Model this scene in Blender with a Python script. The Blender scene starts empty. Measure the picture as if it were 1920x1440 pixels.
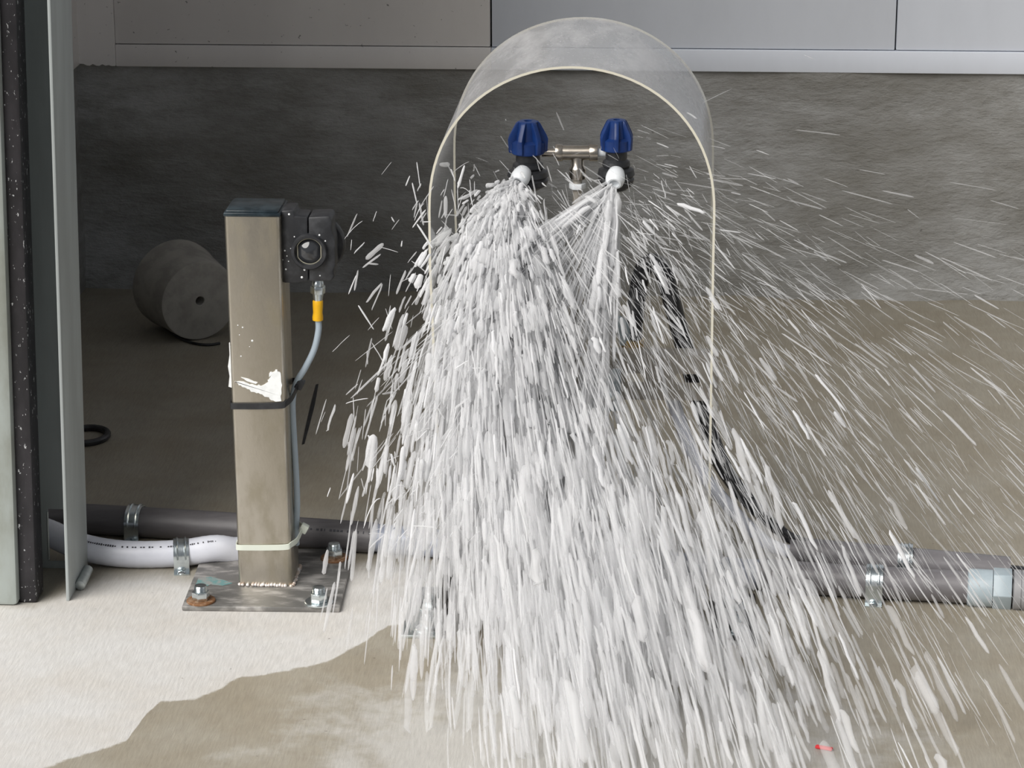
import bpy, bmesh, math, random
import numpy as np
from mathutils import Vector, Matrix

# ------------------------------------------------------------------ camera, world, sun, exposure
C = bpy.context.scene.collection
SC = bpy.context.scene
F = 5000.0
CAM = Vector((0.0, 0.0, 1.084))
PITCH, YAW, ROLL = math.radians(17.5), math.radians(3.5), math.radians(-0.15)
ROT = Matrix.Rotation(YAW, 3, 'Z') @ Matrix.Rotation(math.pi / 2 - PITCH, 3, 'X') @ Matrix.Rotation(ROLL, 3, 'Z')
cd = bpy.data.cameras.new('camera')
cd.sensor_width = 36.0
cd.lens = F / 1920 * 36.0
cd.clip_start = 0.05
cam = bpy.data.objects.new('camera', cd)
cam.matrix_world = Matrix.Translation(CAM) @ ROT.to_4x4()
C.objects.link(cam)
SC.camera = cam

w = bpy.data.worlds.new('overcast_sky')
SC.world = w
w.use_nodes = True
bgn = w.node_tree.nodes['Background']
bgn.inputs[0].default_value = (0.88, 0.93, 1.0, 1)
bgn.inputs[1].default_value = 0.19

sl = bpy.data.lights.new('veiled_sun', 'SUN')
sl.energy = 4.3
sl.angle = math.radians(52)
sl.color = (1.0, 0.97, 0.93)
sun = bpy.data.objects.new('veiled_sun', sl)
C.objects.link(sun)
SUN_AZ, SUN_EL = math.radians(-42), math.radians(41)     # azimuth from straight behind the camera, minus = from the left
sd = Vector((math.sin(SUN_AZ) * math.cos(SUN_EL), -math.cos(SUN_AZ) * math.cos(SUN_EL), math.sin(SUN_EL)))
sun.rotation_euler = sd.to_track_quat('Z', 'Y').to_euler()
sun.location = sd * 6

vs = SC.view_settings
vs.view_transform = 'Standard'
vs.look = 'None'
vs.exposure = 0.12
vs.gamma = 1.0
vs.use_curve_mapping = False
SC.cycles.transparent_max_bounces = 12
SC.cycles.max_bounces = 5
SC.cycles.diffuse_bounces = 3


# ------------------------------------------------------------------ pixel -> point on a real plane
def ray(px, py):
    return ROT @ Vector(((px - 960) / F, -(py - 720) / F, -1.0))
def onY(px, py, Y):
    d = ray(px, py); return CAM + d * ((Y - CAM.y) / d.y)
def onZ(px, py, Z=0.0):
    d = ray(px, py); return CAM + d * ((Z - CAM.z) / d.z)
def onX(px, py, X):
    d = ray(px, py); return CAM + d * ((X - CAM.x) / d.x)
def proj(p):
    q = ROT.transposed() @ (Vector(p) - CAM)
    return (960 + F * q.x / -q.z, 720 - F * q.y / -q.z)


# ------------------------------------------------------------------ materials
def new_mat(name):
    m = bpy.data.materials.new(name); m.use_nodes = True
    return m, m.node_tree, m.node_tree.nodes['Principled BSDF']
def nd(nt, t, **kw):
    n = nt.nodes.new(t)
    for k, v in kw.items():
        setattr(n, k, v)
    return n
def math_n(nt, op, a, b=None, clamp=False):
    n = nd(nt, 'ShaderNodeMath', operation=op, use_clamp=clamp)
    for i, v in enumerate((a, b)):
        if v is None: continue
        if isinstance(v, (int, float)): n.inputs[i].default_value = v
        else: nt.links.new(v, n.inputs[i])
    return n.outputs[0]
def mixc(nt, fac, a, b):
    n = nd(nt, 'ShaderNodeMix', data_type='RGBA')
    for sock, v in ((n.inputs['Factor'], fac), (n.inputs[6], a), (n.inputs[7], b)):
        if isinstance(v, (int, float)): sock.default_value = v
        elif isinstance(v, tuple): sock.default_value = (*v, 1) if len(v) == 3 else v
        else: nt.links.new(v, sock)
    return n.outputs[2]
def noise(nt, scale, detail=4, rough=0.55, vec=None, dist=0.0):
    n = nd(nt, 'ShaderNodeTexNoise'); n.inputs['Scale'].default_value = scale
    n.inputs['Detail'].default_value = detail; n.inputs['Roughness'].default_value = rough
    n.inputs['Distortion'].default_value = dist
    if vec is not None: nt.links.new(vec, n.inputs['Vector'])
    return n.outputs['Fac']
def ramp(nt, fac, lo, hi):
    n = nd(nt, 'ShaderNodeMapRange', interpolation_type='SMOOTHSTEP')
    nt.links.new(fac, n.inputs[0]); n.inputs[1].default_value = lo; n.inputs[2].default_value = hi
    return n.outputs[0]
def objvec(nt, scale=(1, 1, 1)):
    t = nd(nt, 'ShaderNodeTexCoord'); mp = nd(nt, 'ShaderNodeMapping')
    mp.inputs['Scale'].default_value = scale
    nt.links.new(t.outputs['Object'], mp.inputs['Vector'])
    return mp.outputs[0]
def bump(nt, bs, h, strength, dist=0.002):
    b = nd(nt, 'ShaderNodeBump'); b.inputs['Strength'].default_value = strength; b.inputs['Distance'].default_value = dist
    nt.links.new(h, b.inputs['Height']); nt.links.new(b.outputs[0], bs.inputs['Normal'])

def mat(name, col, rough=0.5, metal=0.0, col2=None, nscale=60, stretch=(1, 1, 1), lo=0.4, hi=0.65, bmp=0.0, bscale=None, rough2=None, spec=0.5):
    m, nt, bs = new_mat(name)
    bs.inputs['Roughness'].default_value = rough; bs.inputs['Metallic'].default_value = metal
    bs.inputs['Specular IOR Level'].default_value = spec
    v = objvec(nt, stretch)
    if col2 is not None:
        f = ramp(nt, noise(nt, nscale, 5, 0.6, v), lo, hi)
        nt.links.new(mixc(nt, f, col, col2), bs.inputs['Base Color'])
        if rough2 is not None:
            r = nd(nt, 'ShaderNodeMapRange'); nt.links.new(f, r.inputs[0])
            r.inputs[3].default_value = rough; r.inputs[4].default_value = rough2
            nt.links.new(r.outputs[0], bs.inputs['Roughness'])
    else:
        bs.inputs['Base Color'].default_value = (*col, 1)
    if bmp:
        bump(nt, bs, noise(nt, bscale or nscale * 4, 4, 0.6, v), bmp, 0.001)
    return m

MT = {}
MT['stainless'] = mat('brushed_stainless', (0.60, 0.56, 0.49), 0.32, 1.0, (0.43, 0.39, 0.31), 22, (2, 2, 0.8), 0.40, 0.72, 0.08, 300, 0.50)
MT['galv'] = mat('galvanised_steel', (0.62, 0.66, 0.66), 0.38, 1.0, (0.46, 0.50, 0.50), 40, (1, 1, 0.4), 0.35, 0.65, 0.05, 200, 0.5)
MT['galv_dull'] = mat('dull_galvanised_steel', (0.44, 0.48, 0.48), 0.6, 0.1, (0.37, 0.40, 0.40), 25, (1, 1, 0.15), 0.35, 0.65, 0.05, 200, 0.55)
MT['galv_light'] = mat('weathered_galvanised_tube', (0.50, 0.55, 0.53), 0.5, 0.5, (0.36, 0.38, 0.34), 18, (1, 1, 0.4), 0.4, 0.7, 0.05, 200)
MT['zinc'] = mat('zinc_plated_steel', (0.72, 0.78, 0.80), 0.22, 1.0, (0.55, 0.60, 0.62), 90, (1, 1, 1), 0.4, 0.7)
MT['plate'] = mat('worn_base_plate', (0.20, 0.195, 0.185), 0.42, 0.5, (0.50, 0.48, 0.46), 30, (1, 2.5, 1), 0.45, 0.72, 0.1, 90, 0.6)
MT['black_plastic'] = mat('black_plastic', (0.022, 0.023, 0.026), 0.42, 0, (0.045, 0.047, 0.052), 70, (1, 1, 1), 0.45, 0.7)
MT['cap_plastic'] = mat('wet_black_cap', (0.012, 0.02, 0.026), 0.22, 0, (0.03, 0.045, 0.055), 60, (1, 1, 1), 0.4, 0.65)
MT['black_rubber'] = mat('black_rubber', (0.012, 0.012, 0.014), 0.35, 0, (0.03, 0.03, 0.032), 80)
MT['dark_steel'] = mat('dark_foot_steel', (0.045, 0.042, 0.040), 0.4, 0.3, (0.09, 0.085, 0.08), 50)  # dark grey for both uprights and the right foot plate
MT['pvc'] = mat('grey_pvc', (0.17, 0.162, 0.17), 0.38, 0, (0.21, 0.20, 0.21), 20, (1, 5, 5), 0.35, 0.7)
MT['pvc_dark'] = mat('dark_grey_pvc', (0.115, 0.108, 0.113), 0.42, 0, (0.15, 0.142, 0.148), 20, (1, 5, 5), 0.35, 0.7)
MT['hose_white'] = mat('pale_grey_hose', (0.74, 0.76, 0.84), 0.35, 0, (0.68, 0.70, 0.78), 30, (1, 1, 1))
MT['hose_blue'] = mat('blue_grey_hose', (0.34, 0.37, 0.45), 0.3, 0, (0.42, 0.45, 0.54), 30)
MT['coupler'] = mat('pale_blue_grey_fitting', (0.36, 0.43, 0.47), 0.4, 0, (0.40, 0.47, 0.51), 30)
MT['nut_grey'] = mat('grey_conduit_nut', (0.27, 0.27, 0.28), 0.4, 0, (0.32, 0.32, 0.33), 30)
MT['cable'] = mat('pale_blue_cable', (0.42, 0.50, 0.57), 0.4, 0, (0.38, 0.46, 0.53), 30)
MT['yellow'] = mat('yellow_plastic', (0.85, 0.47, 0.01), 0.4, 0, (0.75, 0.38, 0.01), 60)
MT['nickel'] = mat('nickel_plated_brass', (0.55, 0.50, 0.44), 0.25, 1.0, (0.42, 0.38, 0.33), 60)
MT['blue'] = mat('blue_plastic', (0.006, 0.030, 0.145), 0.35, 0, (0.008, 0.042, 0.19), 50)
MT['white_plastic'] = mat('white_plastic', (0.80, 0.83, 0.86), 0.35)
MT['nylon'] = mat('natural_nylon', (0.66, 0.70, 0.62), 0.4)
MT['sealant'] = mat('white_sealant', (0.86, 0.88, 0.88), 0.55, 0, (0.78, 0.80, 0.80), 120, (1, 1, 1), 0.4, 0.6, 0.3, 200)
MT['weld'] = mat('weld_metal', (0.74, 0.72, 0.70), 0.45, 0.3, (0.5, 0.38, 0.3), 150)
MT['rust'] = mat('rusty_washer', (0.20, 0.09, 0.035), 0.7, 0.2, (0.33, 0.22, 0.14), 200)
MT['strut'] = mat('tan_grey_strut', (0.40, 0.37, 0.33), 0.5, 0.35, (0.34, 0.31, 0.27), 30)
MT['slot_dark'] = mat('dark_recess', (0.02, 0.02, 0.022), 0.7)
MT['cyl'] = mat('cast_concrete', (0.42, 0.40, 0.36), 0.85, 0, (0.33, 0.31, 0.28), 35, (1, 1, 1), 0.4, 0.65, 0.4, 180)
MT['ink'] = mat('dark_print_ink', (0.05, 0.05, 0.06), 0.6)
MT['red'] = mat('red_plastic_scrap', (0.85, 0.05, 0.06), 0.4)
MT['paint_teal'] = mat('teal_paint_residue', (0.13, 0.27, 0.27), 0.6, 0, (0.27, 0.28, 0.27), 120, (1, 1, 1), 0.40, 0.58)

# black bar with white paint flecks
m, nt, bs = new_mat('black_seal_with_paint_flecks')
v = objvec(nt, (1, 1, 0.55))
fl = ramp(nt, noise(nt, 260, 3, 0.6, v), 0.63, 0.68)
base = mixc(nt, ramp(nt, noise(nt, 30, 4, 0.6, v), 0.35, 0.7), (0.014, 0.013, 0.016), (0.034, 0.031, 0.036))
nt.links.new(mixc(nt, fl, base, (0.55, 0.56, 0.57)), bs.inputs['Base Color'])
bs.inputs['Roughness'].default_value = 0.5
bump(nt, bs, noise(nt, 150, 4, 0.6, v), 0.25, 0.001)
MT['seal'] = m

# clear acrylic: transparent body, mirror-like skin, a haze of splash water and painted sky reflection; sawn edge in slot 1
m, nt, bs = new_mat('clear_acrylic')
nt.nodes.remove(bs)
out = nt.nodes['Material Output']
tr = nd(nt, 'ShaderNodeBsdfTransparent'); tr.inputs[0].default_value = (0.955, 0.955, 0.945, 1)
gl = nd(nt, 'ShaderNodeBsdfGlossy'); gl.inputs['Roughness'].default_value = 0.16; gl.inputs[0].default_value = (0.95, 0.97, 1, 1)
fr = nd(nt, 'ShaderNodeFresnel'); fr.inputs[0].default_value = 1.49
mx = nd(nt, 'ShaderNodeMixShader'); geo = nd(nt, 'ShaderNodeNewGeometry'); skin = math_n(nt, 'MULTIPLY', math_n(nt, 'MINIMUM', fr.outputs[0], 0.45), math_n(nt, 'SUBTRACT', 1.0, geo.outputs['Backfacing']))
nt.links.new(skin, mx.inputs[0]); nt.links.new(tr.outputs[0], mx.inputs[1]); nt.links.new(gl.outputs[0], mx.inputs[2])
film_sheen = nd(nt, 'ShaderNodeBsdfDiffuse'); film_sheen.inputs[0].default_value = (0.80, 0.80, 0.82, 1)
tl = nd(nt, 'ShaderNodeBsdfTranslucent'); tl.inputs[0].default_value = (0.80, 0.80, 0.82, 1)
fm = nd(nt, 'ShaderNodeMixShader'); fm.inputs[0].default_value = 0.35
nt.links.new(film_sheen.outputs[0], fm.inputs[1]); nt.links.new(tl.outputs[0], fm.inputs[2])
tc = nd(nt, 'ShaderNodeTexCoord'); sp = nd(nt, 'ShaderNodeSeparateXYZ'); nt.links.new(tc.outputs['Object'], sp.inputs[0])
v = objvec(nt, (1, 0.35, 1))
v2 = objvec(nt, (1, 1, 1))
high = ramp(nt, sp.outputs[2], 0.43, 0.53)                 # crown haze: splash water plus painted sky reflection
blot = ramp(nt, noise(nt, 22, 5, 0.65, v), 0.35, 0.75)
drops = ramp(nt, noise(nt, 260, 2, 0.5, v2), 0.66, 0.74)
amt = math_n(nt, 'MULTIPLY', high, math_n(nt, 'ADD', math_n(nt, 'MULTIPLY', blot, 0.30), math_n(nt, 'ADD', 0.20, math_n(nt, 'MULTIPLY', drops, 0.30))))
amt = math_n(nt, 'ADD', amt, 0.012, True)
mx2 = nd(nt, 'ShaderNodeMixShader'); nt.links.new(amt, mx2.inputs[0]); nt.links.new(mx.outputs[0], mx2.inputs[1]); nt.links.new(fm.outputs[0], mx2.inputs[2])
nt.links.new(mx2.outputs[0], out.inputs[0])
MT['acrylic'] = m
MT['acrylic_edge'] = mat('sawn_acrylic_edge', (0.66, 0.63, 0.53), 0.4)

# foam / water
def foam_mat(name, alpha, col=(0.90, 0.91, 0.93)):
    m, nt, bs = new_mat(name); nt.nodes.remove(bs); out = nt.nodes['Material Output']
    d = nd(nt, 'ShaderNodeBsdfDiffuse'); d.inputs[0].default_value = (*col, 1)
    t = nd(nt, 'ShaderNodeBsdfTranslucent'); t.inputs[0].default_value = (*col, 1)
    a = nd(nt, 'ShaderNodeMixShader'); a.inputs[0].default_value = 0.45
    nt.links.new(d.outputs[0], a.inputs[1]); nt.links.new(t.outputs[0], a.inputs[2])
    p = nd(nt, 'ShaderNodeBsdfTransparent'); b = nd(nt, 'ShaderNodeMixShader'); b.inputs[0].default_value = alpha
    nt.links.new(p.outputs[0], b.inputs[1]); nt.links.new(a.outputs[0], b.inputs[2]); nt.links.new(b.outputs[0], out.inputs[0])
    return m
MT['foam'] = foam_mat('dense_foam', 0.82, (0.94, 0.945, 0.96))
MT['foam_thin'] = foam_mat('thin_foam', 0.40, (0.94, 0.945, 0.96))
MT['foam_mist'] = foam_mat('misty_foam', 0.22, (0.94, 0.945, 0.96))


# ------------------------------------------------------------------ mesh helpers
class MB:
    def __init__(s):
        s.v = []; s.f = []; s.mi = []
    def add(s, verts, faces, mi=0):
        o = len(s.v)
        s.v += [Vector(p) for p in verts]
        s.f += [tuple(i + o for i in f) for f in faces]
        s.mi += [mi] * len(faces)
        return s
    def box(s, c, size, bev=0.0, M=None, seg=2, mi=0):
        bm = bmesh.new()
        bmesh.ops.create_cube(bm, size=1.0)
        for vv in bm.verts:
            vv.co = Vector((vv.co.x * size[0], vv.co.y * size[1], vv.co.z * size[2]))
        if bev:
            bmesh.ops.bevel(bm, geom=bm.edges[:], offset=bev, segments=seg, affect='EDGES', profile=0.5)
        s.from_bm(bm, c, M, mi)
        return s
    def from_bm(s, bm, c=(0, 0, 0), M=None, mi=0):
        bm.verts.ensure_lookup_table()
        c = Vector(c)
        vs_ = [(M @ q.co if M else q.co) + c for q in bm.verts]
        s.add(vs_, [[q.index for q in f.verts] for f in bm.faces], mi)
        bm.free()
    def prism(s, poly, z0, z1, fn, bev=0.0, mi=0):
        """poly of (a,b); fn(a,b,h) -> point; straight extrusion between h=z0 and z1"""
        n = len(poly)
        vs_ = [fn(a, b, z0) for a, b in poly] + [fn(a, b, z1) for a, b in poly]
        fs = [tuple(range(n))[::-1], tuple(range(n, 2 * n))]
        fs += [(i, (i + 1) % n, n + (i + 1) % n, n + i) for i in range(n)]
        if bev:
            bm = bmesh.new()
            bv = [bm.verts.new(p) for p in vs_]
            for f in fs: bm.faces.new([bv[i] for i in f])
            bmesh.ops.recalc_face_normals(bm, faces=bm.faces[:])
            bmesh.ops.bevel(bm, geom=bm.edges[:], offset=bev, segments=2, affect='EDGES', profile=0.5)
            bm.verts.index_update()
            s.from_bm(bm, mi=mi)
        else:
            s.add(vs_, fs, mi)
        return s
    def tube(s, pts, r, n=14, cap=True, mi=0, closed=False):
        pts = [Vector(p) for p in pts]
        rr = r if isinstance(r, (list, tuple)) else [r] * len(pts)
        up = Vector((0, 0, 1)); rings = []
        N = len(pts); ref = None
        for i, p in enumerate(pts):
            a = pts[(i - 1) % N] if (closed or i > 0) else p
            b = pts[(i + 1) % N] if (closed or i < N - 1) else p
            t = (b - a).normalized()
            if ref is None:
                ref = up if abs(t.dot(up)) < 0.9 else Vector((0, 1, 0))
            u = (ref - t * ref.dot(t)).normalized(); ww = t.cross(u)
            ref = u
            rings.append([p + (u * math.cos(2 * math.pi * k / n) + ww * math.sin(2 * math.pi * k / n)) * rr[i] for k in range(n)])
        vs_ = [q for rg in rings for q in rg]; fs = []
        for i in range(N if closed else N - 1):
            j = (i + 1) % N
            for k in range(n):
                fs.append((i * n + k, j * n + k, j * n + (k + 1) % n, i * n + (k + 1) % n)[::-1])
        if cap and not closed:
            fs.append(tuple(range(n))); fs.append(tuple(range((N - 1) * n, N * n))[::-1])
        s.add(vs_, fs, mi)
        return s
    def lathe(s, prof, c, axis, n=28, mi=0, ref=None):
        """prof of (radius, height along axis)"""
        t = Vector(axis).normalized()
        up = Vector(ref) if ref else (Vector((0, 0, 1)) if abs(t.z) < 0.9 else Vector((1, 0, 0)))
        u = (up - t * up.dot(t)).normalized(); ww = t.cross(u); c = Vector(c)
        vs_ = []; fs = []
        for r, h in prof:
            for k in range(n):
                a = 2 * math.pi * k / n
                vs_.append(c + t * h + (u * math.cos(a) + ww * math.sin(a)) * r)
        for i in range(len(prof) - 1):
            for k in range(n):
                fs.append((i * n + k, i * n + (k + 1) % n, (i + 1) * n + (k + 1) % n, (i + 1) * n + k))
        if prof[0][0] > 1e-6: fs.append(tuple(range(n))[::-1])
        if prof[-1][0] > 1e-6: fs.append(tuple(range((len(prof) - 1) * n, len(prof) * n)))
        s.add(vs_, fs, mi)
        return s
    def build(s, name, mats, parent=None, origin=None, smooth=35):
        if not isinstance(mats, (list, tuple)): mats = [mats]
        if origin is None:
            o = parent_origin(parent) if parent else Vector((0, 0, 0))
        else:
            o = Vector(origin)
        me = bpy.data.meshes.new(name)
        me.from_pydata([tuple(p - o) for p in s.v], [], s.f)
        for mm in mats: me.materials.append(MT[mm] if isinstance(mm, str) else mm)
        if len(mats) > 1:
            me.polygons.foreach_set('material_index', s.mi)
        me.validate(); me.update()
        bm = bmesh.new(); bm.from_mesh(me)
        bmesh.ops.recalc_face_normals(bm, faces=bm.faces[:])
        bm.to_mesh(me); bm.free()
        if smooth:
            me.shade_smooth(); me.set_sharp_from_angle(angle=math.radians(smooth))
        ob = bpy.data.objects.new(name, me); C.objects.link(ob)
        if parent: ob.parent = parent; ob.location = o - parent_origin(parent)
        else: ob.location = o
        return ob

def parent_origin(p):
    o = Vector((0, 0, 0))
    while p is not None:
        o += p.location; p = p.parent
    return o
def tag(o, label=None, cat=None, group=None, kind=None):
    if label: o['label'] = label
    if cat: o['category'] = cat
    if group: o['group'] = group
    if kind: o['kind'] = kind
    return o
def thing(name, loc, label, cat, group=None):
    o = bpy.data.objects.new(name, None); o.empty_display_size = 0.05
    C.objects.link(o); o.location = Vector(loc)
    return tag(o, label, cat, group)
def spline(pts, n=10):
    """Catmull-Rom through the points"""
    P = [Vector(p) for p in pts]; P = [P[0] * 2 - P[1]] + P + [P[-1] * 2 - P[-2]]
    out = []
    for i in range(1, len(P) - 2):
        for k in range(n):
            t = k / n
            out.append(0.5 * ((2 * P[i]) + (P[i + 1] - P[i - 1]) * t + (2 * P[i - 1] - 5 * P[i] + 4 * P[i + 1] - P[i + 2]) * t * t
                              + (3 * P[i] - P[i - 1] - 3 * P[i + 1] + P[i + 2]) * t ** 3))
    out.append(P[-2])
    return out

# ------------------------------------------------------------------ key distances
YW = onZ(1500, 556).y                      # back wall face
POSTF = onZ(498, 1098, 0.006)              # post front foot
YP = POSTF.y
ARF = onZ(1328, 1182)                      # shield front, right foot
YA = ARF.y
ARD = 0.285                                # shield depth
CORNER = onY(142, 119, YW)                 # left wall / back wall corner
XL = CORNER.x
ZC = onY(1000, 130, YW).z                  # bottom of the white cladding
YJ = onZ(122, 1127).y                      # front of the door track
print('YW', YW, 'YP', YP, 'YA', YA, 'XL', XL, 'ZC', ZC, 'YJ', YJ)

# ------------------------------------------------------------------ floor with a dry patch; front edge follows the water, rear edge paints in shade and damp
m, nt, bs = new_mat('broomed_concrete')
tc = nd(nt, 'ShaderNodeTexCoord'); sp = nd(nt, 'ShaderNodeSeparateXYZ'); nt.links.new(tc.outputs['Object'], sp.inputs[0])
X0, X1 = -1.0, 1.0
def fcurve(pts_px):
    pts = [onZ(*p) for p in pts_px]
    ys = [p.y for p in pts]; lo, hi = min(ys) - 0.02, max(ys) + 0.02
    mr = nd(nt, 'ShaderNodeMapRange'); nt.links.new(sp.outputs[0], mr.inputs[0]); mr.inputs[1].default_value = X0; mr.inputs[2].default_value = X1
    fc = nd(nt, 'ShaderNodeFloatCurve'); nt.links.new(mr.outputs[0], fc.inputs['Value'])
    cu = fc.mapping.curves[0]
    prs = sorted(((p.x - X0) / (X1 - X0), (p.y - lo) / (hi - lo)) for p in pts)
    cu.points[0].location = (0.0, prs[0][1]); cu.points[1].location = (1.0, prs[-1][1])
    for x, y in prs: cu.points.new(x, y)
    for q in cu.points: q.handle_type = 'VECTOR'
    fc.mapping.update()
    mo = nd(nt, 'ShaderNodeMapRange'); nt.links.new(fc.outputs[0], mo.inputs[0]); mo.inputs[3].default_value = lo; mo.inputs[4].default_value = hi
    return mo.outputs[0]
low = fcurve([(-150, 1475), (60, 1446), (150, 1418), (240, 1390), (268, 1345), (295, 1318), (370, 1312), (450, 1272), (540, 1258), (620, 1240), (680, 1205), (725, 1175), (800, 1168), (860, 1150), (900, 1110), (935, 1062)])
upp = fcurve([(-150, 1120), (70, 1128), (150, 1098), (200, 1075), (300, 1072), (360, 1085), (450, 1080), (640, 1062), (720, 1052), (850, 1056), (935, 1062)])
edge_n = math_n(nt, 'MULTIPLY', math_n(nt, 'SUBTRACT', noise(nt, 38, 4, 0.6, tc.outputs['Object']), 0.5), 0.024)
yy = math_n(nt, 'ADD', sp.outputs[1], edge_n)
dl = ramp(nt, math_n(nt, 'SUBTRACT', yy, low), -0.002, 0.005)
du = ramp(nt, math_n(nt, 'SUBTRACT', upp, yy), -0.02, 0.035)
dry = math_n(nt, 'MULTIPLY', dl, du)
vb = objvec(nt, (1, 0.10, 1)); vo = objvec(nt, (1, 1, 1)); vd = objvec(nt, (1, 0.35, 1))
broom = noise(nt, 420, 3, 0.6, vb)
grain = noise(nt, 900, 2, 0.6, vo)
blot = noise(nt, 9, 5, 0.6, vo)
fine = noise(nt, 70, 5, 0.7, vd)
dryc = mixc(nt, ramp(nt, blot, 0.3, 0.7), (0.565, 0.54, 0.505), (0.60, 0.592, 0.578))
wet_shade = mixc(nt, ramp(nt, blot, 0.3, 0.7), (0.305, 0.268, 0.205), (0.355, 0.326, 0.268))
wet_shade = mixc(nt, math_n(nt, 'MULTIPLY', ramp(nt, fine, 0.45, 0.8), 0.35), wet_shade, (0.23, 0.19, 0.145))
fcn = onZ(1130, 1420)
ddx = math_n(nt, 'MULTIPLY', math_n(nt, 'SUBTRACT', sp.outputs[0], fcn.x), 1 / 0.30); ddy = math_n(nt, 'MULTIPLY', math_n(nt, 'SUBTRACT', sp.outputs[1], fcn.y), 1 / 0.24)
rad_ = math_n(nt, 'SQRT', math_n(nt, 'ADD', math_n(nt, 'MULTIPLY', ddx, ddx), math_n(nt, 'MULTIPLY', ddy, ddy)))
rad_ = math_n(nt, 'ADD', rad_, math_n(nt, 'MULTIPLY', math_n(nt, 'SUBTRACT', noise(nt, 16, 5, 0.65, vo), 0.5), 1.6))
soap = ramp(nt, math_n(nt, 'SUBTRACT', 1.0, rad_), -0.15, 0.45)
wet_shade = mixc(nt, math_n(nt, 'MULTIPLY', soap, 0.55), wet_shade, (0.62, 0.62, 0.61))
col = mixc(nt, dry, wet_shade, dryc)
bl = nd(nt, 'ShaderNodeMix', data_type='RGBA', blend_type='MULTIPLY'); bl.inputs['Factor'].default_value = 1.0
br = nd(nt, 'ShaderNodeMapRange'); nt.links.new(math_n(nt, 'ADD', math_n(nt, 'MULTIPLY', broom, 0.7), math_n(nt, 'MULTIPLY', grain, 0.3)), br.inputs[0])
br.inputs[1].default_value = 0.3; br.inputs[2].default_value = 0.7; br.inputs[3].default_value = 0.84; br.inputs[4].default_value = 1.10
nt.links.new(col, bl.inputs[6]); nt.links.new(br.outputs[0], bl.inputs[7])
specks = ramp(nt, noise(nt, 120, 2, 0.5, vo), 0.74, 0.78)
nt.links.new(mixc(nt, math_n(nt, 'MULTIPLY', specks, 0.55), bl.outputs[2], (0.10, 0.08, 0.065)), bs.inputs['Base Color'])
rr = nd(nt, 'ShaderNodeMapRange'); nt.links.new(dry, rr.inputs[0]); rr.inputs[3].default_value = 0.48; rr.inputs[4].default_value = 0.9
nt.links.new(rr.outputs[0], bs.inputs['Roughness'])
bump(nt, bs, math_n(nt, 'ADD', broom, math_n(nt, 'MULTIPLY', grain, 0.5)), 0.30, 0.0012)
MT['floor'] = m

dark_gnd = MB().box((1.0, -3.0, -0.06), (12, 9.0, 0.1), 0.0).build('ground_dark_added', mat('added_dark_ground', (0.05, 0.05, 0.05), 0.9, 0, (0.08, 0.08, 0.078), 40, (1, 1, 1), 0.4, 0.6, 0.3, 300), smooth=0)  # unseen dark ground, added so the upper post reflects something darker
tag(dark_gnd, 'unseen dark ground added to darken the reflection in the post', kind='structure')
fl = MB().add([(-4, 1.5, 0), (6, 1.5, 0), (6, YW + 0.1, 0), (-4, YW + 0.1, 0), (-4, 1.5, -0.1), (6, 1.5, -0.1), (6, YW + 0.1, -0.1), (-4, YW + 0.1, -0.1)],
              [(0, 1, 2, 3), (7, 6, 5, 4), (0, 4, 5, 1), (1, 5, 6, 2), (2, 6, 7, 3), (3, 7, 4, 0)]).build('floor', 'floor', smooth=0)
tag(fl, 'broomed concrete floor, dry and pale on one side, darker with wet and painted shade elsewhere', kind='structure')

# ------------------------------------------------------------------ back wall: rough cast kerb and white cladding sheets
m, nt, bs = new_mat('rough_cast_concrete')
vo = objvec(nt, (1, 1, 1)); vs2 = objvec(nt, (0.5, 1, 1.3))
a = ramp(nt, noise(nt, 5, 5, 0.62, vs2), 0.3, 0.72); b = ramp(nt, noise(nt, 34, 6, 0.75, vs2), 0.38, 0.68)
c1 = mixc(nt, a, (0.25, 0.244, 0.225), (0.47, 0.472, 0.47))
c2 = mixc(nt, math_n(nt, 'MULTIPLY', b, 0.5), c1, (0.20, 0.19, 0.165))
pk = ramp(nt, noise(nt, 55, 3, 0.6, vo), 0.72, 0.77)
nt.links.new(mixc(nt, math_n(nt, 'MULTIPLY', pk, 0.6), c2, (0.09, 0.085, 0.075)), bs.inputs['Base Color'])
bs.inputs['Roughness'].default_value = 0.9
bump(nt, bs, math_n(nt, 'ADD', noise(nt, 120, 5, 0.7, vs2), math_n(nt, 'MULTIPLY', noise(nt, 22, 4, 0.6, vs2), 1.5)), 0.9, 0.004)
MT['kerb'] = m

def dirty_white(name, col, thr):
    m, nt, bs = new_mat(name)
    v = objvec(nt, (1, 1, 1)); vv = objvec(nt, (1, 1, 0.4))
    s1 = ramp(nt, noise(nt, 130, 3, 0.55, v), thr, thr + 0.05)
    s2 = ramp(nt, noise(nt, 14, 5, 0.65, vv), 0.35, 0.8)
    cc = mixc(nt, math_n(nt, 'MULTIPLY', s2, 0.35), col, tuple(k * 0.84 for k in col))
    nt.links.new(mixc(nt, math_n(nt, 'MULTIPLY', s1, 0.7), cc, (0.12, 0.11, 0.10)), bs.inputs['Base Color'])
    bs.inputs['Roughness'].default_value = 0.38
    return m
MT['panel_dirty'] = dirty_white('speckled_white_sheet', (0.88, 0.85, 0.835), 0.69)
MT['panel'] = dirty_white('white_sheet', (0.76, 0.80, 0.88), 0.80)
MT['joint'] = mat('dirt_in_joint', (0.06, 0.055, 0.05), 0.9)

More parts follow.
